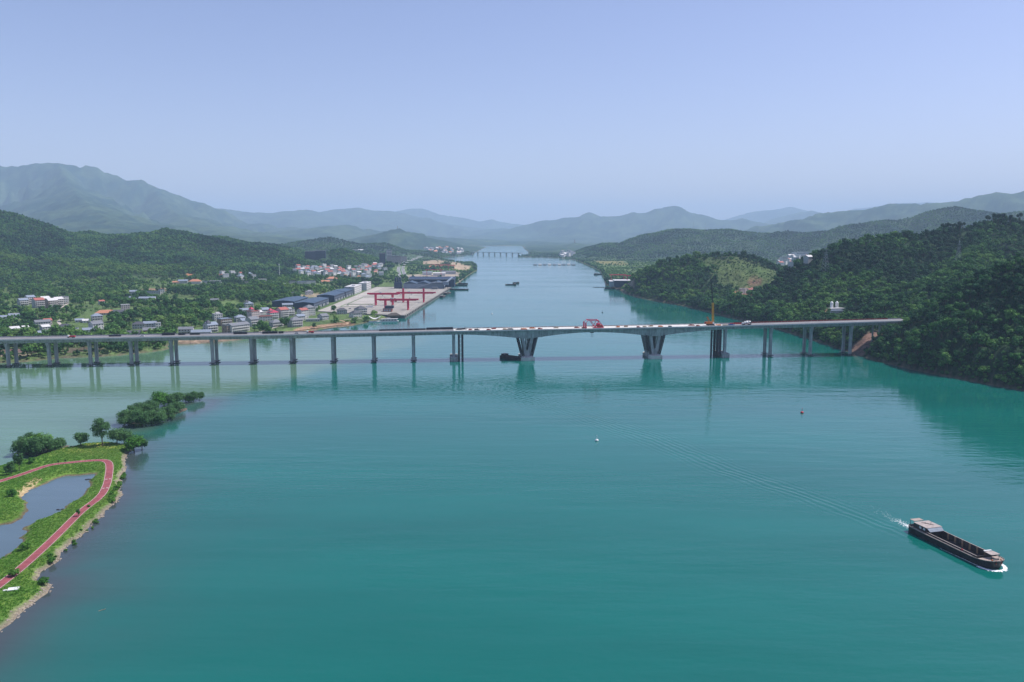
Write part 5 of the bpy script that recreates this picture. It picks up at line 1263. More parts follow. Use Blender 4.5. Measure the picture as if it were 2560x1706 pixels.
office('smaller white office block just behind the gridded one', -338, 1850, 18, 60, 4)
def gantry(label, x0, x1, y, h, cl, cr_, tower=False):
    t = thing('gantry_crane', label, 'gantry crane', (0, y, 5.07), 0, 'red gantry cranes on the wharf'); d = 7.0
    for x in (x0, x1):
        for s in (-1, 1):
            G().loft([[(x - .8, s * d - .8, .9), (x + .8, s * d - .8, .9), (x + .8, s * d + .8, .9), (x - .8, s * d + .8, .9)], [(x - 1.4, s * d * (1 if tower else .6) - 1.1, h), (x + 1.4, s * d * (1 if tower else .6) - 1.1, h), (x + 1.4, s * d * (1 if tower else .6) + 1.1, h), (x - 1.4, s * d * (1 if tower else .6) + 1.1, h)]]).obj('leg', m_redsteel, t)
            G().bx(x - .6, x + .6, s * d - 1.6, s * d + 1.6, .02, .9).obj('bogie', m_redsteel, t)
        G().bx(x - .5, x + .5, -d, d, 1.2, 2.3).obj('sill_beam', m_redsteel, t)
        G().bx(x - .6, x + .6, -d * .9, d * .9, h * .93, h).obj('portal_beam', m_redsteel, t)
        if tower:
            for s in (-1, 1): G().bx(x - 1.5, x + 1.5, s * 2.6 - .7, s * 2.6 + .7, h + 3.2, h + 9.5).obj('tower_post', m_redsteel, t)
            G().bx(x - .7, x + .7, -2.2, 2.2, h + 8.2, h + 9.4).obj('tower_head', m_redsteel, t)
            G().beam((x, 2.2, h + 8), (x - 13, 2.2, h + 2.2), .3).beam((x, -2.2, h + 8), (x - 13, -2.2, h + 2.2), .3).obj('stay', m_redsteel, t)
    for s in (-1, 1):
        a, b = x0 - cl, x1 + cr_
        G().loft([[(x, s * 2.6 - .6, h + zb), (x, s * 2.6 + .6, h + zb), (x, s * 2.6 + .6, h + 3.2), (x, s * 2.6 - .6, h + 3.2)] for x, zb in ((a, 1.6), (a + 5, .02), (b - 5, .02), (b, 1.4))]).obj('girder', m_redsteel, t)
    G().bx(x0 - cl, x0 - cl + 1, -2, 2, h + .6, h + 2.2).bx(x1 + cr_ - 1, x1 + cr_, -2, 2, h + .6, h + 2.2).obj('end_tie', m_redsteel, t)
    xm = x0 + (x1 - x0) * .3
    G().bx(xm - 2.2, xm + 2.2, -3, 3, h + 3.2, h + 4.6).obj('trolley', m_wgrey, t)
    G().beam((xm, 0, h + .2), (xm, 0, h - 8), .12).bx(xm - 1.4, xm + 1.4, -.5, .5, h - 9, h - 8).obj('hook_block', m_steel_dk, t)
    c = G().bx(xm + 3, xm + 4.6, -1.9, -.5, h - 2.4, h - .1).obj('operator_cab', m_wwhite, t)
    return t
gantry('red gantry crane set furthest inland, over the paved bay', -250, -219, 1458, 19.5, 15, 14)
gantry('red quay crane with tall stayed towers at the water edge', -208, -169, 1522, 16.5, 13, 23, True)
gantry('red gantry crane closest to the river corner of the wharf', -218, -179, 1368, 16.0, 14, 18)
# control house on the wharf
k_ = thing('control_house', 'small dark brick control house with glass on the wharf corner', 'kiosk', (-208, 1338, 5.07), 0)
G().bx(-9, 6, -5, 5, 0, 5).obj('wall', m_wbrick, k_); G().bx(-9.5, 6.5, -5.5, 5.5, 5, 5.4).obj('roof', m_rdark, k_); G().bx(-6, 8, 0, 9, 5.4, 9).obj('upper_storey', m_wblue, k_); G().bx(-6.4, 8.4, -.4, 9.4, 9, 9.4).obj('upper_roof', m_rdark, k_)
for k in range(3): G().bx(-7.5 + k * 4.4, -4.5 + k * 4.4, -5.08, -5.0, 1, 4).obj('window', m_sky, k_)
m_cgreen = M('green_container', (0.05, 0.16, 0.13), 0.5)
def container(label, x, y, z, rz, mm):
    t = thing('container', label, 'container', (x, y, z), rz); G().bx(-6, 6, -1.2, 1.2, .02, 2.6).obj('body', mm, t)
    g = G(); [g.bx(-5.8 + k * .6, -5.5 + k * .6, s * 1.2 - .04, s * 1.2 + .04, .15, 2.5) for k in range(20) for s in (-1, 1)]; g.obj('corrugation', mm, t); G().bx(6.0, 6.05, -1.1, 1.1, .1, 2.5).obj('door', mm, t)
container('dark green container between the gantry cranes', -197, 1565, 5.07, .1, m_cgreen)
container('white container beside the paved bay of the wharf', -254, 1415, 5.07, .2, m_whitemetal)
container('pale blue container behind the inland gantry crane', -238, 1590, 5.07, .0, m_sky)
container('rust-red container under the inland gantry crane', -228, 1530, 5.07, .1, m_rust)
for i, (x, y, lb, mm) in enumerate([(-300, 1450, 'white car on the paved bay of the port', m_carw), (-238, 1700, 'silver car on the far yard of the port', m_cars), (-283, 1385, 'dark car crossing the open port yard', m_card)]): mk_car(lb, (x, y, 5.08), .4 * i, mm)
def lamp_post(label, x, y, z, h=14):
    t = thing('lamp_post', label, 'lamp post', (x, y, z), 0, 'port lamp posts'); G().cyl((0, 0, 0), (0, 0, h), .18, .1, 6).obj('pole', m_whitemetal, t); G().beam((0, 0, h), (2, 0, h + .4), .12).obj('arm', m_whitemetal, t); G().bx(1.6, 2.6, -.2, .2, h + .3, h + .5).obj('lamp_head', m_steel_dk, t)
for x, y, lb in ((-330, 1372, 'tall lamp post in front of the first dark warehouse'), (-262, 1362, 'tall lamp post on the open port yard'), (-222, 1352, 'lamp post beside the gantry crane leg'), (-318, 1520, 'lamp post on the port road before the middle warehouse'), (-318, 1650, 'lamp post on the port road by the last warehouse'), (-236, 1310, 'lamp post at the landward corner of the wharf')): lamp_post(lb, x, y, 5.07)
# blue industrial plant
pl = thing('industrial_plant', 'blue-grey riverside plant with ridged sheds, silos and sloping conveyor', 'factory', (-260, 1905, 4.9))
G().bx(0, 96, 0, 45, 0, 12).obj('shed_wall', m_rblue, pl); G().bx(8, 118, 55, 95, 0, 20).obj('rear_shed_wall', m_wblue, pl)
for k in range(3): G().add([(k * 32 - .5, -1, 12), (k * 32 + 32.2, -1, 12), (k * 32 + 32.2, 46, 12), (k * 32 - .5, 46, 12), (k * 32 + 16, -1, 17.5), (k * 32 + 16, 46, 17.5)], [(0, 1, 4), (1, 2, 5, 4), (2, 3, 5), (3, 0, 4, 5)]).obj('shed_roof', m_rblued, pl)
G().add([(6, 53, 20), (120, 53, 20), (120, 97, 20), (6, 97, 20), (6, 75, 25), (120, 75, 25)], [(0, 1, 5, 4), (1, 2, 5), (2, 3, 4, 5), (3, 0, 4)]).obj('rear_roof', m_wblue, pl)
G().bx(5, 121, 52.2, 53, 19.2, 20.4).obj('eave_trim', m_rwhite, pl)
G().bx(-22, -4, 0, 16, 0, 15).obj('silo_house', m_wblue, pl)
for k in range(3): G().cyl((-19 + k * 5.5, 8, 15), (-19 + k * 5.5, 8, 25), 2.3, None, 12).cyl((-19 + k * 5.5, 8, 25), (-19 + k * 5.5, 8, 27), 2.3, .4, 12).obj('silo', m_wblue, pl)
g = G(); g.loft([[(x, -6, z), (x, -2.5, z), (x, -2.5, z + 2.6), (x, -6, z + 2.6)] for x, z in ((32, 0), (70, 13), (98, 13.5))]); g.obj('conveyor', m_rblue, pl)
g = G(); g.loft([[(x, -6.2, z), (x, -2.3, z), (x, -2.3, z + .2), (x, -6.2, z + .2)] for x, z in ((32, 2.62), (70, 15.62), (98, 16.12))]); g.obj('conveyor_cover', m_rwhite, pl)
G().bx(96, 108, -9, 1, 9, 17).obj('transfer_tower', m_rblue, pl)
for x in (97, 107):
    for y in (-8, 0): G().bx(x - .4, x + .4, y - .4, y + .4, 0, 9).obj('tower_leg', m_steel_dk, pl)
g = G(); g.loft([[(x, y, z), (x + 3, y, z), (x + 3, y, z + 3), (x, y, z + 3)] for x, y, z in ((100, 2, 12), (112, 58, 23))]); g.obj('conveyor', m_rblue, pl)
for k in range(10): clear(-290 + k * 15, 1940, 45)
G().bx(70, 84, -22, -14, 0, 5).obj('pump_house', m_rgrey, pl)
# precast yard behind the plant
for i in range(3):
    px, py = (1068, 1098, 1122)[i], (688, 690, 686)[i]; p = hit(px, py)
    t = thing('yard_shed', ('white open shed behind the plant beside the river road', 'white wide shed in the middle of the precast yard', 'grey long-roofed shed by the river in the precast yard')[i], 'shed', p, R(4)); w = (30, 38, 46)[i]
    G().bx(-w / 2, w / 2, 0, 22, -1, 8).obj('wall', (m_wwhite, m_wwhite, m_wgrey)[i], t)
    for s in range(3): G().add([(-w / 2 - 1, s * 8 - 1, 8), (w / 2 + 1, s * 8 - 1, 8), (w / 2 + 1, s * 8 + 7, 8.4), (-w / 2 - 1, s * 8 + 7, 8.4), (-w / 2 - 1, s * 8 + 3, 10.5), (w / 2 + 1, s * 8 + 3, 10.5)], [(0, 1, 5, 4), (4, 5, 2, 3), (0, 4, 3), (1, 2, 5)]).obj('roof_bay', (m_rblue, m_rwhite, m_rgrey)[i], t)
    clear(p[0], p[1], 55)
m_pale_red = m_redsteel
for i, (px, py, w, h) in enumerate([(1085, 692, 44, 20), (1118, 680, 50, 22), (1100, 676, 60, 20)]):
    p = hit(px, py); t = thing('yard_gantry', ('thin red gantry over the precast yard nearest the plant', 'tall thin red gantry by the river end of the precast yard', 'thin red gantry at the back of the precast yard')[i], 'gantry crane', p, 0)
    for s in (-1, 1): G().beam((s * w / 2, -3, 0), (s * w / 2, 0, h), .9).beam((s * w / 2, 3, 0), (s * w / 2, 0, h), .9).obj('leg', m_redsteel, t)
    G().bx(-w / 2 - 5, w / 2 + 5, -1, 1, h, h + 1.8).obj('girder', m_redsteel, t)
p = hit(1138, 712); t = thing('red_hoist', 'squat crimson hoist frame at the river end of the quay', 'hoist', (p[0] - 8, p[1], p[2]))
for s in (-1, 1): G().beam((s * 9, -4, 0), (s * 5, 0, 9), 1.2).beam((s * 9, 4, 0), (s * 5, 0, 9), 1.2).obj('leg', m_redsteel, t)
G().bx(-8, 8, -2, 2, 9, 11.5).obj('girder', m_redsteel, t); G().bx(-3, 3, -3, 3, 2, 6).obj('hopper', m_redsteel, t)
# moored barges
for px, py, rz, L, lb in ((1118, 736, 80, 42, 'dark barge moored at the far end of the quay wall'), (1106, 744, 84, 34, 'dark barge tied closest to the gantry cranes'), (1140, 726, 3, 62, 'long dark barge lying across the quay end'), (1146, 715, 6, 48, 'dark barge moored off the crimson hoist'), (1158, 711, -8, 26, 'short barge outermost by the river bend')):
    p = at_z(px, py); barge('moored_barge', lb, (p[0], p[1] + 4, 0.1), R(rz), L, 4.4, 2.0, False, 'barges moored by the quay')
p = at_z(1277, 713); barge('tug_barge', 'dark barge sailing alone in the upper river', (p[0], p[1], .1), R(172), 30, 4, 1.6, False)
p = at_z(1288, 709); barge('tug_barge', 'second small barge pushed along in the upper river', (p[0] + 2, p[1] + 4, .1), R(172), 18, 4, 2.0, False)
p = at_z(1524, 722); barge('moored_barge', 'dredger barge lying off the blue shed on the far bank', (p[0], p[1], .1), R(120), 34, 5, 1.8, False)
p = at_z(1547, 725); barge('moored_barge', 'small barge tied below the blue shed on the far bank', (p[0] - 2, p[1], .1), R(100), 22, 4, 2.0, False)
p = at_z(1497, 687); barge('moored_barge', 'pontoon barge moored upstream of the blue shed', (p[0], p[1], .1), R(30), 36, 6, 2.2, False)
p = at_z(1510, 719); t = thing('dredge_pipe', 'thin floating pipe leading from the dredger barge', 'pipe', (p[0] - 14, p[1], .1), R(-4)); [G().cyl((k * 4 - 14, 0, .4), (k * 4 - 10.4, 0, .4), .6, None, 8).obj('float', m_steel_dk, t) for k in range(7)]
# pontoon with tent, white boat, thatched landing
p = at_z(935, 806); t = thing('pontoon', 'pontoon with a white tent roof by the village landing', 'pontoon', (p[0] + 3, p[1] + 6, 0), R(12))
G().bx(-12, 34, -4, 4, -.3, 1.0).obj('hull', m_wwhite, t); G().bx(8, 32, -3, 3, 1.0, 4.0).obj('cabin', m_wgrey, t); G().bx(7, 33, -3.5, 3.5, 4, 4.3).obj('cabin_roof', m_rwhite, t)
g = G(); nn = 9; V = []
for i in range(nn):
    for j in range(5):
        u = i / (nn - 1); v = j / 4 * 2 - 1; V.append((-11 + 17 * u, v * 3.6, 6.0 + 3.2 * (1 - math.sin(math.pi * u)) * (1 - .25 * abs(v)) - 2.5 * abs(v) * math.sin(math.pi * u) * .6))
g.add(V, [(i * 5 + j, (i + 1) * 5 + j, (i + 1) * 5 + j + 1, i * 5 + j + 1) for i in range(nn - 1) for j in range(4)]); g.obj('tent_roof', m_rwhite, t)
g = G(); [g.beam((x, y, 1), (x, y, 6.4), .2) for x in (-10.5, 5.5) for y in (-3, 3)]; g.obj('tent_pole', m_whitemetal, t)
for k in range(5): G().bx(9.5 + k * 4.4, 12 + k * 4.4, -3.06, -3.0, 1.8, 3.2).obj('window', m_glass, t)
p = at_z(972, 801); t = thing('motor_yacht', 'white motor yacht beside the pontoon', 'boat', (p[0] + 2, p[1], 0), R(20))
G().loft([[(x, -b, -.2), (x, b, -.2), (x, b * 1.15, z), (x, -b * 1.15, z)] for x, b, z in ((-8, 2, 1.5), (0, 2.2, 1.6), (5, 1.6, 1.9), (8.5, .15, 2.3))]).obj('hull', m_whitemetal, t)
G().loft([[(-5, -1.6, 1.6), (-5, 1.6, 1.6), (2.8, 1.4, 1.6), (2.8, -1.4, 1.6)], [(-4.6, -1.3, 3.6), (-4.6, 1.3, 3.6), (.4, 1.1, 3.6), (.4, -1.1, 3.6)]]).obj('cabin', m_glass, t); G().bx(-5.4, .6, -1.5, 1.5, 3.62, 3.8).obj('cabin_roof', m_whitemetal, t)
p = at_z(990, 798); t = thing('thatched_pier', 'dark thatched hut on stilts beside the wharf corner', 'hut', (p[0] - 5, p[1] + 12, 0), R(15))
for x in (-9, 0, 9):
    for y in (-5, 5): G().cyl((x, y, -2), (x, y, 4), .3, None, 6).obj('stilt', m_steel_dk, t)
G().bx(-10, 10, -6, 6, 3.0, 3.5).obj('deck', m_wood, t); roof_geo('h', 20, 12, 5.0).obj('roof', M('dark_thatch', (0.09, 0.08, 0.07), .95, .3, .8), t); G().bx(-8, 8, -4, 4, 3.5, 5.0).obj('wall', m_wbrown, t)
# fish pens
p = at_z(1386, 663)
for k in range(9):
    lb = 'row of floating fish pens in the upper river, '
    t = thing('fish_pen', 'floating fish pen with pale cover in the row across the upper river', 'fish pen', (p[0] - 84 + k * 21, p[1] + rnd.uniform(-8, 8), .1), rnd.uniform(-.1, .1), 'floating fish pens')
    g = G(); g.bx(-9.5, 9.5, -9, -7.5, -.3, .9).bx(-9.5, 9.5, 7.5, 9, -.3, .9).bx(-9.5, -8, -7.5, 7.5, -.3, .9).bx(8, 9.5, -7.5, 7.5, -.3, .9); g.obj('frame', m_steel_dk, t)
    roof_geo('g', 13, 8, 2.6).obj('cover', m_rwhite if k % 2 else m_rblue, t); G().bx(-6, 6, -3.5, 3.5, .3, 2.6).obj('hut', m_wgrey, t)
# chimney, telecom mast, pylons, pagodas, towers
p = hit(876, 708); t = thing('chimney_stack', 'tall thin dark brick chimney rising from the distant village', 'chimney', p); G().cyl((0, 0, -1), (0, 0, 27), 1.7, 1.1, 12).obj('shaft', m_wbrick, t); G().cyl((0, 0, 27), (0, 0, 28), 1.5, 1.5, 12).obj('cap', m_rdark, t)
p = hit(699, 692); t = thing('telecom_mast', 'slim white telecom mast on the wooded rise', 'mast', p); G().cyl((0, 0, -1), (0, 0, 36), .8, .4, 8).obj('pole', m_whitemetal, t); [G().cyl((0, 0, z), (0, 0, z + .3), 1.8, None, 10).obj('platform', m_whitemetal, t) for z in (30, 34)]; [G().bx(1.4 * math.cos(a) - .2, 1.4 * math.cos(a) + .2, 1.4 * math.sin(a) - .2, 1.4 * math.sin(a) + .2, 34.3, 36.8).obj('antenna', m_whitemetal, t) for a in (0, 2.1, 4.2)]
def pylon(label, p, h):
    t = thing('power_pylon', label, 'pylon', p, R(30), 'power pylons on the hills')
    g = G(); B0, B1 = h * .11, h * .03; m_ = m_steel_dk
    for a, b in ((-1, -1), (1, -1), (1, 1), (-1, 1)):
        g.beam((a * B0, b * B0, -2), (a * B1, b * B1, h * .7), .16); g.beam((a * B1, b * B1, h * .7), (0, 0, h), .13)
    for k in range(7):
        z0, z1 = h * .1 * k, h * .1 * (k + 1); r0 = B0 + (B1 - B0) * k / 7; r1 = B0 + (B1 - B0) * (k + 1) / 7
        for s in (-1, 1):
            g.beam((-r0, s * r0, z0), (r1, s * r1, z1), .08); g.beam((r0, s * r0, z0), (-r1, s * r1, z1), .08); g.beam((s * r0, -r0, z0), (s * r1, r1, z1), .08); g.beam((s * r0, r0, z0), (s * r1, -r1, z1), .08)
    g.obj('lattice_tower', M('galvanised_steel', (.32, .36, .40), .5), t)
    for z, w in ((.72, .17), (.82, .14), (.92, .1)): G().beam((-h * w, 0, h * z), (h * w, 0, h * z), .18).obj('cross_arm', _mc['galvanised_steel'], t)
pylon('power pylon on the flank of the wooded hill above the bridge piers', hit(2062, 690), 52)
pylon('power pylon on the dark wooded hill nearer its pine-topped crest', hit(2394, 668), 42)
pylon('faint pylon on the crest of the hazy ridge', at_y(1734, 575, far(4400) - 20), 55)
pylon('second faint pylon on the crest of the hazy ridge', at_y(1763, 577, far(4400) - 20), 50)
def pagoda(label, p, h):
    t = thing('pagoda', label, 'pagoda', p)
    for k in range(5):
        r = h * (.16 - .018 * k); z = h * .17 * k; G().cyl((0, 0, z - (4 if k == 0 else 0)), (0, 0, z + h * .13), r * .72, r * .7, 8).obj('storey', m_wbrick, t); G().cyl((0, 0, z + h * .13), (0, 0, z + h * .17), r * 1.15, r * .6, 8).obj('eave', m_rdark, t)
    G().cyl((0, 0, h * .85), (0, 0, h), h * .02, .1, 6).obj('spire', m_rdark, t)
p = at_y(994, 571, far(5450)); pagoda('dark pagoda on the top of the pointed hazy hill', p, 26)
p = at_y(1437, 608, far(5600)); pagoda('faint pagoda on the low hill behind the headland', p, 46)
def block(label, px, py, w, d, h, mm, name='apartment_block', rows=6, group=None):
    p = hit(px, py); t = thing(name, label, 'building', p, R(rnd.uniform(5, 20)), group); G().bx(-w / 2, w / 2, 0, d, -2, h).obj('wall', mm, t); G().bx(-w / 2 - .4, w / 2 + .4, -.4, d + .4, h, h + 1).obj('roof', m_rgrey, t)
    for k in range(rows): G().bx(-w / 2 + 1, w / 2 - 1, -.25, -.02, h * (k + .35) / rows, h * (k + .75) / rows).obj('window_row', m_glass, t)
    clear(p[0], p[1] + d / 2, max(w, d))
    q = Vector((p[0], p[1], 0)).normalized(); clear(p[0] - q.x * 30, p[1] - q.y * 30, w * .6)
block('tall dark slab tower beside the riverside highway', 957, 663, 20, 20, 42, m_wblue)
block('broad pinkish apartment block behind the dark slab tower', 986, 658, 56, 20, 26, m_wpink)
block('pinkish apartment tower with stepped top in the haze', 974, 648, 26, 18, 46, m_wpink)
block('low pink apartment block at the hill foot', 1010, 655, 30, 18, 24, m_wpink)
block('dark netted apartment shell at the hill foot beyond the village', 776, 650, 36, 20, 28, m_wblue)
block('second dark netted apartment shell beside the bare earth', 798, 650, 46, 20, 32, m_wblue)
block('pale factory hall on the hillside above the valley town', 2013, 641, 110, 40, 20, m_wwhite, 'factory_hall', 2)
block('pale tower block in the valley town', 1962, 664, 26, 18, 34, m_wwhite)
block('bluish tower block in the valley town', 1990, 668, 22, 18, 36, m_sky)
p = hit(896, 628); t = thing('hilltop_building', 'white sloping-roofed building high on the wooded hill', 'building', p, R(-10)); G().bx(-30, 10, 0, 16, -2, 6).obj('wall', m_wgrey, t); G().add([(-2, -12, -4), (26, -16, -6), (24, 12, 9), (-6, 14, 9), (-2, -12, -5), (26, -16, -7), (24, 12, 8), (-6, 14, 8)], [(0, 1, 2, 3), (7, 6, 5, 4), (0, 4, 5, 1), (1, 5, 6, 2), (3, 2, 6, 7), (0, 3, 7, 4)]).obj('sloping_roof', m_rwhite, t); G().bx(-34, 0, -2, 18, 6, 7).obj('flat_roof', m_rwhite, t); clear(p[0], p[1], 40); clear(p[0], p[1] - 30, 30)
# far bridge
a, b = Vector(at_z(1181, 637)), Vector(at_z(1296, 640)); n = 8
fb_ = thing('far_bridge', 'thin distant bridge across the upper river before the headland', 'bridge', (a.x, a.y, 0), math.atan2(b.y - a.y, b.x - a.x)); L = (b - a).length
G().bx(-30, L + 30, -6, 6, 15.4, 17.5).obj('deck', m_conc, fb_)
for k in range(n + 1): G().bx(L * k / n - 1.6, L * k / n + 1.6, -5, 5, -2, 15.4).obj('pier', m_conc, fb_)
for s in (-1, 1): G().bx(-30, L + 30, s * 6 - .2, s * 6 + .2, 17.5, 18.7).obj('parapet', m_conc_lt, fb_)
# riverside highway
hw = [hit(x, y)[:2] for x, y in ((1010, 694), (1004, 684), (1002, 676), (1003, 668), (1010, 660), (1022, 653), (1040, 646), (1052, 642))]
hws = catmull(hw, 6); zf = lambda x, y: float(hq(x, y))
m_road = M('highway_asphalt', (0.22, 0.22, 0.225), .9, .1, .05)
hr = struct(ribbon(hws, 11, .7, 8, zf).obj('highway', m_road), label='two-lane riverside highway curving into the haze'); ribbon(hws, 11, .7, -8, zf).obj('carriageway', m_road, hr); ribbon(hws, 3, 1.1, 0, zf).obj('median_hedge', m_leaf, hr)
for off in (2.6, 13.4, -2.6, -13.4): ribbon(hws, .4, .71, off, zf).obj('edge_line', m_white, hr)
for q in hws: clear(q[0], q[1], 24)
for k in range(14):
    i = rnd.randrange(2, len(hws) - 8); q = hws[i]; off = rnd.choice((-10, -6, 6, 10)); q2 = hws[i + 1]; an = math.atan2(q2[1] - q[1], q2[0] - q[0])
    x, y = q[0] - math.sin(an) * off, q[1] + math.cos(an) * off
    mk_car('car driving on the riverside highway in the distance', (x, y, zf(q[0], q[1]) + .72), an, (m_card, m_carw, m_cars)[k % 3], 'cars on the highway')
# village lanes
m_lane2 = M('village_lane', (0.42, 0.38, 0.33), .9, .15, .2)
for i, L_ in enumerate([[(88, 800), (110, 790), (135, 778), (152, 770), (170, 760)], [(150, 838), (150, 826), (154, 815), (146, 806), (152, 800)], [(640, 834), (680, 822), (712, 812), (730, 800)], [(700, 832), (770, 824), (830, 816), (868, 812), (855, 803), (838, 800)], [(860, 800), (900, 798), (935, 797)]]):
    P = catmull([hit(x, y)[:2] for x, y in L_], 6); struct(ribbon(P, 4.2, .35, 0, zf).obj('lane', m_lane2 if i != 3 else M('dirt_lane', (.40, .27, .17), .95)), label='pale village lane')
    for q in P[::2]: clear(q[0], q[1], 5)
# blue shed with red frames on the far bank
p = hit(1556, 716); t = thing('blue_shed', 'dark blue riverside shed with red gantry frames on the far bank', 'shed', p, R(-4))
G().bx(-20, 24, 0, 50, -2, 13).obj('wall', m_wblue, t); G().bx(-21, 25, -1, 51, 13, 13.8).obj('roof', m_rwhite, t); G().bx(-30, -20.1, 3, 60, -2, 11).obj('annex', m_rblue, t); G().bx(-31, -20.1, 2, 61, 11, 11.6).obj('annex_roof', m_rwhite, t)
for k in range(4): G().bx(-29 + k * 2.4, -28 + k * 2.4, 2.8, 3, 1, 9).obj('door', m_rwhite, t)
clear(p[0], p[1] + 20, 55); clear(p[0], p[1] - 12, 26)
for i, (dx, dy) in enumerate(((-5, 56), (30, 20))):
    t = thing('red_gantry', ('tall dull red gantry standing behind the blue shed', 'dull red gantry beside the blue shed')[i], 'gantry crane', (p[0] + dx, p[1] + dy, p[2]))
    for s in (-1, 1): G().beam((s * 16, -3, -1), (s * 16, 0, 24), .9).beam((s * 16, 3, -1), (s * 16, 0, 24), .9).obj('leg', m_redsteel, t)
    G().bx(-21, 21, -1, 1, 24, 26).obj('girder', m_redsteel, t)
# white silos and hut on the wooded slope, piers' cut
p = hit(2093, 778); t = thing('silo_plant', 'white hut with two small silos in a clearing on the wooded slope', 'silo hut', p, R(10))
for x in (-4, 4): G().cyl((x, 8, 0), (x, 8, 11), 2.2, None, 12).cyl((x, 8, 11), (x, 8, 13), 2.2, .3, 12).obj('silo', m_whitemetal, t)
G().bx(-11, 10, -2, 5, -2, 3.4).obj('hut', m_wgrey, t); G().bx(-12, 11, -3, 6, 3.4, 3.8).obj('hut_roof', m_rwhite, t); G().bx(-15, 1, -12, -5, -3, 1.6).obj('lower_hut', m_wgrey, t); G().bx(-16, 2, -13, -4, 1.6, 2.0).obj('lower_roof', m_rblue, t)
clear(p[0], p[1], 16); clear(p[0] - 8, p[1] - 14, 13); clear(p[0] - 10, p[1] - 26, 9)

# ------------------------------------------------------------------ peninsula trees, shrubs, stones
def big_crown(seed, rx, rz, cz, mat, nl=26, nq=2600, leaf=.36, lobe=.34, core=.7): return crown(seed, nl, int(nq * 1.35), rx, rz, cz, lobe * .92, leaf, core * .86, 0.0, 1.42).mesh('crown', mat)
BIGS = [(big_crown(101, 5.5, 4.2, 5.6, m_leaf_grey), trunk(101, 8, .35, 6, 5.0, 5.2, 3.5).mesh('trunk', m_bark)),
        (big_crown(102, 4.4, 5.6, 8.2, m_leaf_grey, 20, 2200, .34, .36), trunk(102, 11, .32, 7, 3.6, 7.5, 4.5).mesh('trunk', m_bark)),
        (big_crown(103, 4.6, 3.6, 4.2, m_leaf_bright, 22, 2200), trunk(103, 6, .3, 5, 4.2, 4.2, 3).mesh('trunk', m_bark)),
        (big_crown(104, 3.2, 2.6, 3.6, m_leaf_grey, 16, 1500, .3), trunk(104, 5.5, .22, 6, 3.0, 3.4, 2.2).mesh('trunk', m_bark)),
        (big_crown(105, 1.7, 2.9, 4.2, m_leaf_grey, 14, 700, .28, .4, .5), trunk(105, 7, .12, 5, 1.4, 4.2, 2.6).mesh('trunk', m_bark)),
        (big_crown(106, 2.2, 1.7, 1.9, m_leaf_bright, 12, 1000, .24), trunk(106, 2.6, .12, 4, 1.8, 1.9, 1.4).mesh('trunk', m_bark))]
def tree(k, label, px, py, sc, z=None, name='tree', group=None, rz=None, cat='tree', sink=0.0):
    p = at_z(px, py, 1.6 if z is None else z); zz = float(pen_height(np.array([p[0]]), np.array([p[1]]))[0][0]) if z is None else z
    t = thing(name, label, cat, (p[0], p[1], max(zz, 0) - .15 - sink), rnd.uniform(0, 6) if rz is None else rz, group); t.scale = (sc,) * 3 if not isinstance(sc, tuple) else sc
    link('crown', BIGS[k][0], t); link('trunk', BIGS[k][1], t); return t
# muddy islets under the flooded shrubs
def islet(name, P, label):
    x, y = np.meshgrid(np.arange(min(p[0] for p in P) - 6, max(p[0] for p in P) + 6, 1.5), np.arange(min(p[1] for p in P) - 6, max(p[1] for p in P) + 6, 1.5))
    d, _ = seg_dist(x, y, P, True); sd = np.where(inside(x, y, P), d, -d) + (fbm(x / 5, y / 5, 3, 77) - .5) * 4
    z = np.clip(sd * .10 - .15, -1, .22); me = np_mesh(name, np.stack([x, y, z], -1).reshape(-1, 3), grid_quads(*x.shape), [M('mud', (.13, .095, .065), .7, .25, .5)]); return struct(link(name, me), label=label)
islet('mud_bank', [(-282, 560), (-268, 556), (-255, 574), (-250, 600), (-253, 612), (-264, 606), (-276, 584)], 'muddy bank under the flooded willow thicket')
islet('mud_bank', [(-312, 478), (-290, 474), (-278, 482), (-284, 500), (-306, 502)], 'muddy bank under the round thicket')
for k, px, py, s, lb in [(0, 322, 1060, 1.05, 'grey-green willow at the broad near end of the flooded thicket'), (0, 355, 1064, 1.1, 'full round willow at the front of the flooded thicket'), (0, 390, 1060, 1.0, 'willow third along the front of the flooded thicket'), (0, 420, 1048, .95, 'willow halfway along the flooded thicket'), (0, 440, 1030, .85, 'smaller willow toward the tip of the flooded thicket'), (2, 396, 1016, 1.15, 'tall darker tree rising behind the middle of the flooded thicket'), (0, 345, 1040, .95, 'willow in the second row of the flooded thicket'), (0, 375, 1035, 1.0, 'willow behind the front row of the flooded thicket'), (0, 440, 1008, .9, 'willow just short of the gap in the flooded thicket'), (0, 478, 1004, .85, 'round willow standing at the outer tip of the flooded thicket'), (3, 498, 1000, .95, 'low bush at the very tip of the flooded thicket'), (0, 420, 1012, .95, 'willow beside the taller dark tree in the flooded thicket'), (3, 310, 1066, 1.0, 'low bush at the waterline of the flooded thicket')]:
    tree(k, lb, px, py, (s * 1.5, s * 1.5, s * 1.4), .2, 'willow', 'trees of the flooded thicket', sink=3.0 if k == 0 else 0.8)
for k, px, py, s, lb in [(0, 60, 1136, 1.0, 'dark round tree at the outer side of the island clump'), (0, 92, 1138, 1.1, 'big dark tree in the middle of the island clump'), (2, 108, 1126, 1.15, 'brighter tree rising at the back of the island clump'), (0, 128, 1130, .95, 'round tree on the pond side of the island clump'), (3, 152, 1124, 1.0, 'low spreading bush at the end of the island clump'), (0, 78, 1122, .95, 'tree behind the front row of the island clump')]:
    tree(k, lb, px, py, s * 1.4, .3, 'thicket_tree', 'trees of the island clump', sink=2.6 if k == 0 else 0.8)
tree(3, 'small grey-green tree with bare stems standing apart by the water', 203, 1117, 1.6, None)
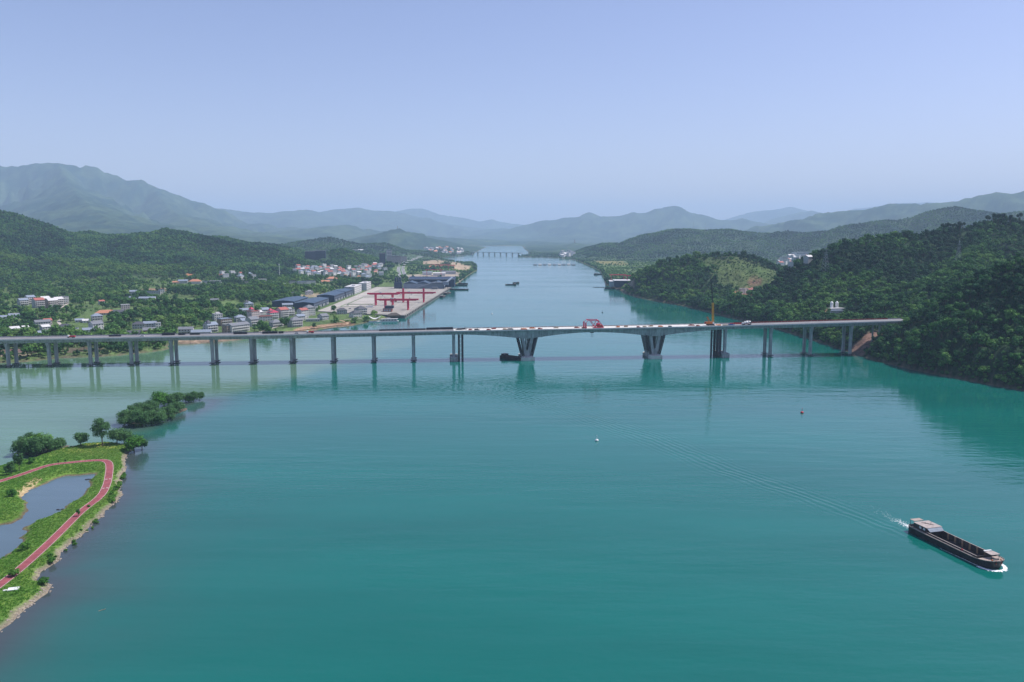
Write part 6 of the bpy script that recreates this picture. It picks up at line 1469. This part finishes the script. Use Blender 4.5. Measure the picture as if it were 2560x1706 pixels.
tree(1, 'tallest loose-crowned tree on the peninsula tip', 256, 1117, 1.35, None)
tree(3, 'grey bush tree behind the tallest one', 292, 1112, 1.8, None)
tree(3, 'low grey tree between the tall one and the shore tree', 312, 1110, 1.7, None)
tree(2, 'dense dark green tree overhanging the water at the peninsula tip', 335, 1124, 1.4, None)
tree(3, 'pale bush leaning over the water beside the dense shore tree', 354, 1120, 1.3, None)
tree(4, 'thin young poplar by the far side of the path', 48, 1180, 1.7, None, 'sapling')
tree(4, 'second thin sapling beside the young poplar', 30, 1188, 1.2, None, 'sapling')
tree(4, 'short bushy sapling at the far path edge', 18, 1190, .9, None, 'sapling')
tree(5, 'round bright shrub beside the far path', 78, 1161, 1.15, None, 'shrub')
tree(2, 'small round tree on the grass tongue by the pond', 30, 1243, .58, None)
tree(5, 'bright yellow-green round shrub beside the red path', 65, 1377, 1.15, None, 'shrub')
tree(5, 'dark bush overlapping the red path low in the picture', 36, 1443, 1.0, None, 'shrub')
tree(4, 'brownish young tree at the edge of the red path', 197, 1293, .6, None, 'sapling')
tree(5, 'tiny shrub at the red path bend above the brownish sapling', 222, 1270, .45, None, 'shrub')
tree(5, 'dark bush on the stony bank below the path', 128, 1402, .85, None, 'shrub')
tree(5, 'green willow bush in the small notch of the bank', 110, 1458, 1.0, None, 'shrub')
tree(5, 'dark bush on the stony bank near the brownish sapling', 280, 1252, .8, None, 'shrub')
for i in range(16):
    u = rnd.random(); px = 268 + 45 * u + rnd.uniform(-4, 6); py = 1262 - 90 * u + rnd.uniform(-6, 6)
    tree(5, 'scrubby bush in the overgrown strip between the path bend and the water', px, py, rnd.uniform(.45, .8), None, 'shrub', 'bushes along the path bend')
for i in range(12):
    u = rnd.random(); px = 120 + 140 * u + rnd.uniform(-6, 6); py = 1400 - 120 * u + rnd.uniform(-5, 8)
    tree(5, 'low bush in the overgrown strip above the stony bank', px, py, rnd.uniform(.3, .55), None, 'shrub', 'bushes above the stony bank')
# grass tufts and bank stones
def ground_pts(n, cond, seed):
    r = np.random.default_rng(seed); x = r.uniform(-330, -165, n * 6); y = r.uniform(240, 505, n * 6); z, sd, pd, dq = pen_height(x, y)
    m = cond(x, y, z, sd, pd, dq); return x[m][:n], y[m][:n], z[m][:n], r
TUFT = bpy.data.collections.new('tuft_sources')
for sd in range(3):
    g = G(); r = random.Random(sd)
    for i in range(26):
        a = r.uniform(0, 6.28); q = r.uniform(0, .5); b = Vector((q * math.cos(a), q * math.sin(a), -.05)); e = b + Vector((r.uniform(-.35, .35), r.uniform(-.35, .35), r.uniform(.2, .5))); s = Vector((-math.sin(a), math.cos(a), 0)) * .09
        g.add([b - s, b + s, e], [(0, 1, 2)])
    TUFT.objects.link(bpy.data.objects.new('tuft_source', g.mesh('tuft_source', foliage_mat('grass_blades_%d' % sd, [(.10, .20, .035), (.16, .26, .05), (.28, .31, .09)]))))
x, y, z, r_ = ground_pts(34000, lambda x, y, z, sd, pd, dq: (sd > 2.5) & (pd > 2.5) & (dq > 2.7) & (z > .3), 3)
scatter('grass', 'rough grass of the peninsula', np.stack([x, y, z], 1), r_.uniform(0, 6.28, len(x)), r_.uniform(.5, 1.5, len(x)), r_.integers(0, 3, len(x)), TUFT)
STONE = bpy.data.collections.new('stone_sources'); iv, iff = ico()
for sd in range(3):
    r = random.Random(sd + 9); g = G(); g.add([Vector((v.x * r.uniform(.7, 1.2), v.y * r.uniform(.6, 1.1), v.z * r.uniform(.4, .7))) for v in iv], iff); STONE.objects.link(bpy.data.objects.new('stone_source', g.mesh('stone_source', M('bank_stone', (.33, .28, .23), .9, .3, .8))))
x, y, z, r_ = ground_pts(2600, lambda x, y, z, sd, pd, dq: (sd > -.8) & (sd < 2.2) & (x > -262) & (pd > 6) & (y < 470), 4)
scatter('stones', 'loose stones along the waterline of the peninsula', np.stack([x, y, np.maximum(z, 0) + .05], 1), r_.uniform(0, 6.28, len(x)), r_.uniform(.2, .7, len(x)), r_.integers(0, 3, len(x)), STONE)
p = at_z(34, 1474, 2); t = thing('concrete_slab', 'white square concrete cover lying in the grass by the stony bank', 'slab', (p[0], p[1], 1.9), .3); G().bx(-1.9, 1.9, -1.3, 1.3, 0, .5).obj('lid', m_whitemetal, t); G().bx(-3.4, -2.3, -.6, .5, 0, .3).obj('step', m_whitemetal, t)
for px, py, lb in ((146, 1161, 'small dark signpost on the inner edge of the far path'), (164, 1159, 'second dark signpost along the far path')):
    p = at_z(px, py, 2); t = thing('signpost', lb, 'signpost', (p[0], p[1], 1.8)); G().cyl((0, 0, 0), (0, 0, 2.4), .07, None, 6).obj('post', m_steel_dk, t); G().bx(-.5, .5, -.05, .05, 1.7, 2.4).obj('board', m_steel_dk, t)
for px, py, lb in ((230, 1182, 'dark floating mat at the top corner of the pond'), (220, 1199, 'dark floating mat by the inner pond bank'), (150, 1274, 'dark clump of debris at the narrow end of the pond')):
    p = at_z(px, py, .1); t = thing('floating_mat', lb, 'debris', (p[0], p[1], .02), .3); g = G()
    for i in range(14): g.box((rnd.uniform(-1.6, 1.6), rnd.uniform(-.6, .6), rnd.uniform(.05, .2)), (rnd.uniform(.5, 1.2), rnd.uniform(.2, .5), .2), rnd.uniform(0, 3))
    g.obj('brush', m_steel_dk, t)
# pines on the crest of the wooded hill
PINE = (crown(140, 9, 420, 3.4, 1.7, 9.2, .40, .42, .6).mesh('crown', m_pine), trunk(140, 9, .28, 5, 2.8, 8.6, 1.4).mesh('trunk', m_bark))
for px, py, s, lb in ((2358, 569, 1.15, 'lone dark pine first in the row on the hill crest'), (2372, 566, 1.1, 'second dark pine in the row on the hill crest'), (2382, 565, .9, 'third dark pine in the row on the hill crest'), (2389, 562, 1.0, 'small pine midway in the row on the hill crest'), (2400, 562, 1.2, 'wide dark pine at the end of the row on the hill crest'), (2408, 560, 1.1, 'pine beside the wide one at the end of the crest row'), (2470, 552, 1.3, 'dark pine at the start of the clump on the summit'), (2484, 548, 1.4, 'tall dark pine within the summit clump'), (2496, 546, 1.3, 'flat-topped pine in the middle of the summit clump'), (2508, 546, 1.3, 'dark pine at the end of the summit clump'), (2526, 552, 1.1, 'single pine past the summit clump'), (2548, 550, 1.35, 'broad pine on the summit near the frame edge')):
    r = at_y(px, py, 1490); zz = float(hq(r[0], r[1])); t = thing('pine_tree', lb, 'pine tree', (r[0], r[1], zz - .3), rnd.uniform(0, 6), 'pines on the hill crest'); t.scale = (s * 1.35, s * 1.35, s * 1.5)
    link('crown', PINE[0], t); link('trunk', PINE[1], t)

# ------------------------------------------------------------------ forests
rng = np.random.default_rng(5)
def jitter(x0, x1, y0, y1, s):
    X, Y = np.meshgrid(np.arange(x0, x1, s), np.arange(y0, y1, s)); X = X.ravel(); Y = Y.ravel()
    return X + rng.uniform(-.5, .5, X.size) * s, Y + rng.uniform(-.5, .5, Y.size) * s
def forest_points(y0, y1, s, hill_only=False):
    W = 0.70 * y1 + 60
    X, Y = jitter(-W, W, y0, y1, s)
    m = (np.abs(X) < 0.69 * Y + 50); X, Y = X[m], Y[m]
    Z = hq(X, Y)
    m = Z > 0.9
    if hill_only: m &= Z > 22
    X, Y, Z = X[m], Y[m], Z[m]
    f = fbm(X / 70, Y / 70, 3, 41); f2 = fbm(X / 260, Y / 260, 4, 71)
    steep = np.hypot(hq(X + 6, Y) - hq(X - 6, Y), hq(X, Y + 6) - hq(X, Y - 6)) / 12
    hill = (steep > 0.14) | (Z > 26)
    p = np.where(hill, 0.97, sstep(0.42, 0.62, f * 0.65 + 0.35 * fbm(X / 26, Y / 26, 3, 43)) * np.where(Y < 1500, 0.5, 0.62) + 0.04)
    p = np.where((Z < 4.5) & (X < -300) & (Y < 1010), np.maximum(p, 0.75), p)
    gd = np.hypot((X - 515) / 125, (Y - 1725) / 115) + (fbm(X / 40, Y / 40, 3, 19) - 0.5) * 1.1
    p = np.where((gd < 1.2) & (Y < 1800), np.interp(gd, [0.5, 1.1], [0.6, 0.95]), p)
    keep = rng.random(X.size) < p
    for x, y, r in CLEAR: keep &= (X - x) ** 2 + (Y - y) ** 2 > r * r
    for P, _ in SOILS: keep &= ~(inside(X, Y, P) & (rng.random(X.size) < 0.93))
    keep &= ~inside(X, Y, _cut)
    for P in NOTREE: keep &= ~inside(X, Y, P)
    X, Y, Z, hill, f = X[keep], Y[keep], Z[keep], hill[keep], f[keep]
    return X, Y, Z, hill, f
NOTREE = [WHARF, [(-172, 1255), (-225, 1275), (-240, 1302), (-172, 1300)], [(-430, 1370), (-330, 1370), (-330, 1980), (-430, 1600)], [(-150, 1960), (-330, 1960), (-340, 2120), (-140, 2120)]] + globals().get('NOTREE_X', [])
X, Y, Z, hill, f = forest_points(640, 1320, 5.6)
bx_, by_, bz_, bh_, bf_ = forest_points(640, 1500, 4.6)     # the steep foot of the wooded hills
m = (bx_ > 0) & (bz_ < 16); X, Y, Z, hill, f = [np.concatenate(q) for q in ((X, bx_[m]), (Y, by_[m]), (Z, bz_[m]), (hill, np.ones(m.sum(), bool)), (f, bf_[m]))]
sc = (0.55 + 1.25 * rng.random(X.size) ** 2.2) * np.where(hill, 1.15, 1.25) * (0.75 + 0.6 * f)
low = Z < 2.5; sc = np.where(low, sc * 0.8, sc)
var = np.where(rng.random(X.size) < 0.16, rng.integers(6, 8, X.size), rng.integers(0, 6, X.size)); rot = rng.uniform(0, 6.28, X.size)
# the trees that show largest stand alone, the rest is the wood behind them
app = sc / np.hypot(X, Y)
fx = CX + F * X / (Y * math.cos(PITCH) + (CAM_H - Z) * math.sin(PITCH))
app = np.where((fx > 0) & (fx < 2560), app, 0)
big = np.argsort(-app)[:268]
protos = {}
for i in big:
    k = int(var[i]); bank = Z[i] < 9; left = X[i] < 0
    near = Y[i] < 985
    lab = ('broad green tree in the scrub on the bank beneath the bridge approach' if left and near else 'bright green tree on the wooded village side just behind the bridge deck' if left else 'leafy tree leaning over the waterline at the foot of the dark wooded hill' if bank else 'dense dark green tree in the wood on the hillside by the bridge end')
    grp = ('trees on the bank beneath the approach' if left and near else 'trees on the village side behind the bridge' if left else 'trees along the foot of the wooded hill' if bank else 'trees of the wooded hillside')
    t = thing('shrub' if k > 5 else 'broadleaf_tree', lab, 'tree', (X[i], Y[i], Z[i] - 0.2), rot[i], grp)
    t.scale = (sc[i],) * 3
    link('crown', (CR_PLAIN if left else CR_DARK)[k], t); link('trunk', tree_tr[k], t)
rest = np.ones(X.size, bool); rest[big] = False
def put(label, m, X, Y, Z, sc, var, coll, dz, rot=None):
    rot = rng.uniform(0, 6.28, X.size) if rot is None else rot
    scatter('forest', label, np.stack([X, Y, Z - dz], 1)[m], rot[m], sc[m], var[m], coll)
put('dark green wood covering the near hillsides', rest & (X > 0), X, Y, Z, sc, var, SRC_DARK, .2, rot)
put('green trees and scrub of the near village bank', rest & (X <= 0), X, Y, Z, sc, var, SRC_PLAIN, .2, rot)
X, Y, Z, hill, f = forest_points(1320, 2300, 6.6)
sc = (0.65 + 1.3 * rng.random(X.size) ** 2.2) * (0.8 + 0.55 * f) * np.where(hill, 1.1, 0.9)
gr = (np.hypot((X - 515) / 125, (Y - 1725) / 115) + (fbm(X / 40, Y / 40, 3, 19) - 0.5) * 1.1 + rng.uniform(-.25, .25, X.size) < 0.8) & (Y < 1800)
var = np.where((rng.random(X.size) < 0.12) | gr, rng.integers(6, 8, X.size), rng.integers(0, 6, X.size)); sc = np.where(gr, rng.uniform(0.5, 0.95, X.size), sc) * np.where(hill | (X > 0), 1, 1.25)
bush = (np.hypot((X - 400) / 190, (Y - 1700) / 230) < 1)
put('dark wood on the flank of the big wooded hill beyond the bridge', (X > 0) & ~bush, X, Y, Z, sc, var, SRC_DARK, .3)
put('green wood on the rounded bush hill and the plain', (X <= 0) | bush, X, Y, Z, sc, var, SRC_PLAIN, .3)
X, Y, Z, hill, f = forest_points(2300, 3700, 8.2)
sc = (0.8 + 0.9 * rng.random(X.size) ** 1.6) * (0.8 + 0.5 * f) * np.where(hill, 1.05, 0.75); var = rng.integers(0, 4, X.size)
put('dark wood on the hills beyond the village', hill, X, Y, Z, sc, var, SMALL, .6)
put('scattered trees of the far plain', ~hill, X, Y, Z, sc, var, SMALL_PLAIN, .6)
X, Y, Z, hill, f = forest_points(3700, 5600, 11.5)
sc = rng.uniform(0.9, 1.7, X.size) * (0.85 + 0.4 * f) * np.where(hill, 1, 0.7)
put('hazy wood on the distant low hills', X > -1e9, X, Y, Z, sc, rng.integers(0, 4, X.size), SMALL, 1.5)

# ------------------------------------------------------------------ haze
g = G(); g.bx(-60000, 60000, -8000, 42000, -7, 1560)
hm = bpy.data.materials.new('haze'); hm.use_nodes = True
for nd in list(hm.node_tree.nodes):
    if nd.type != 'OUTPUT_MATERIAL': hm.node_tree.nodes.remove(nd)
pv = hm.node_tree.nodes.new('ShaderNodeVolumePrincipled')
pv.inputs['Color'].default_value = (0.58, 0.77, 1.0, 1)
pv.inputs['Density'].default_value = 5.9e-5
pv.inputs['Anisotropy'].default_value = 0.0
hm.node_tree.links.new(pv.outputs[0], [nd for nd in hm.node_tree.nodes if nd.type == 'OUTPUT_MATERIAL'][0].inputs['Volume'])
hz = g.obj('haze', hm); struct(hz, 'stuff', 'pale blue haze over the valley')
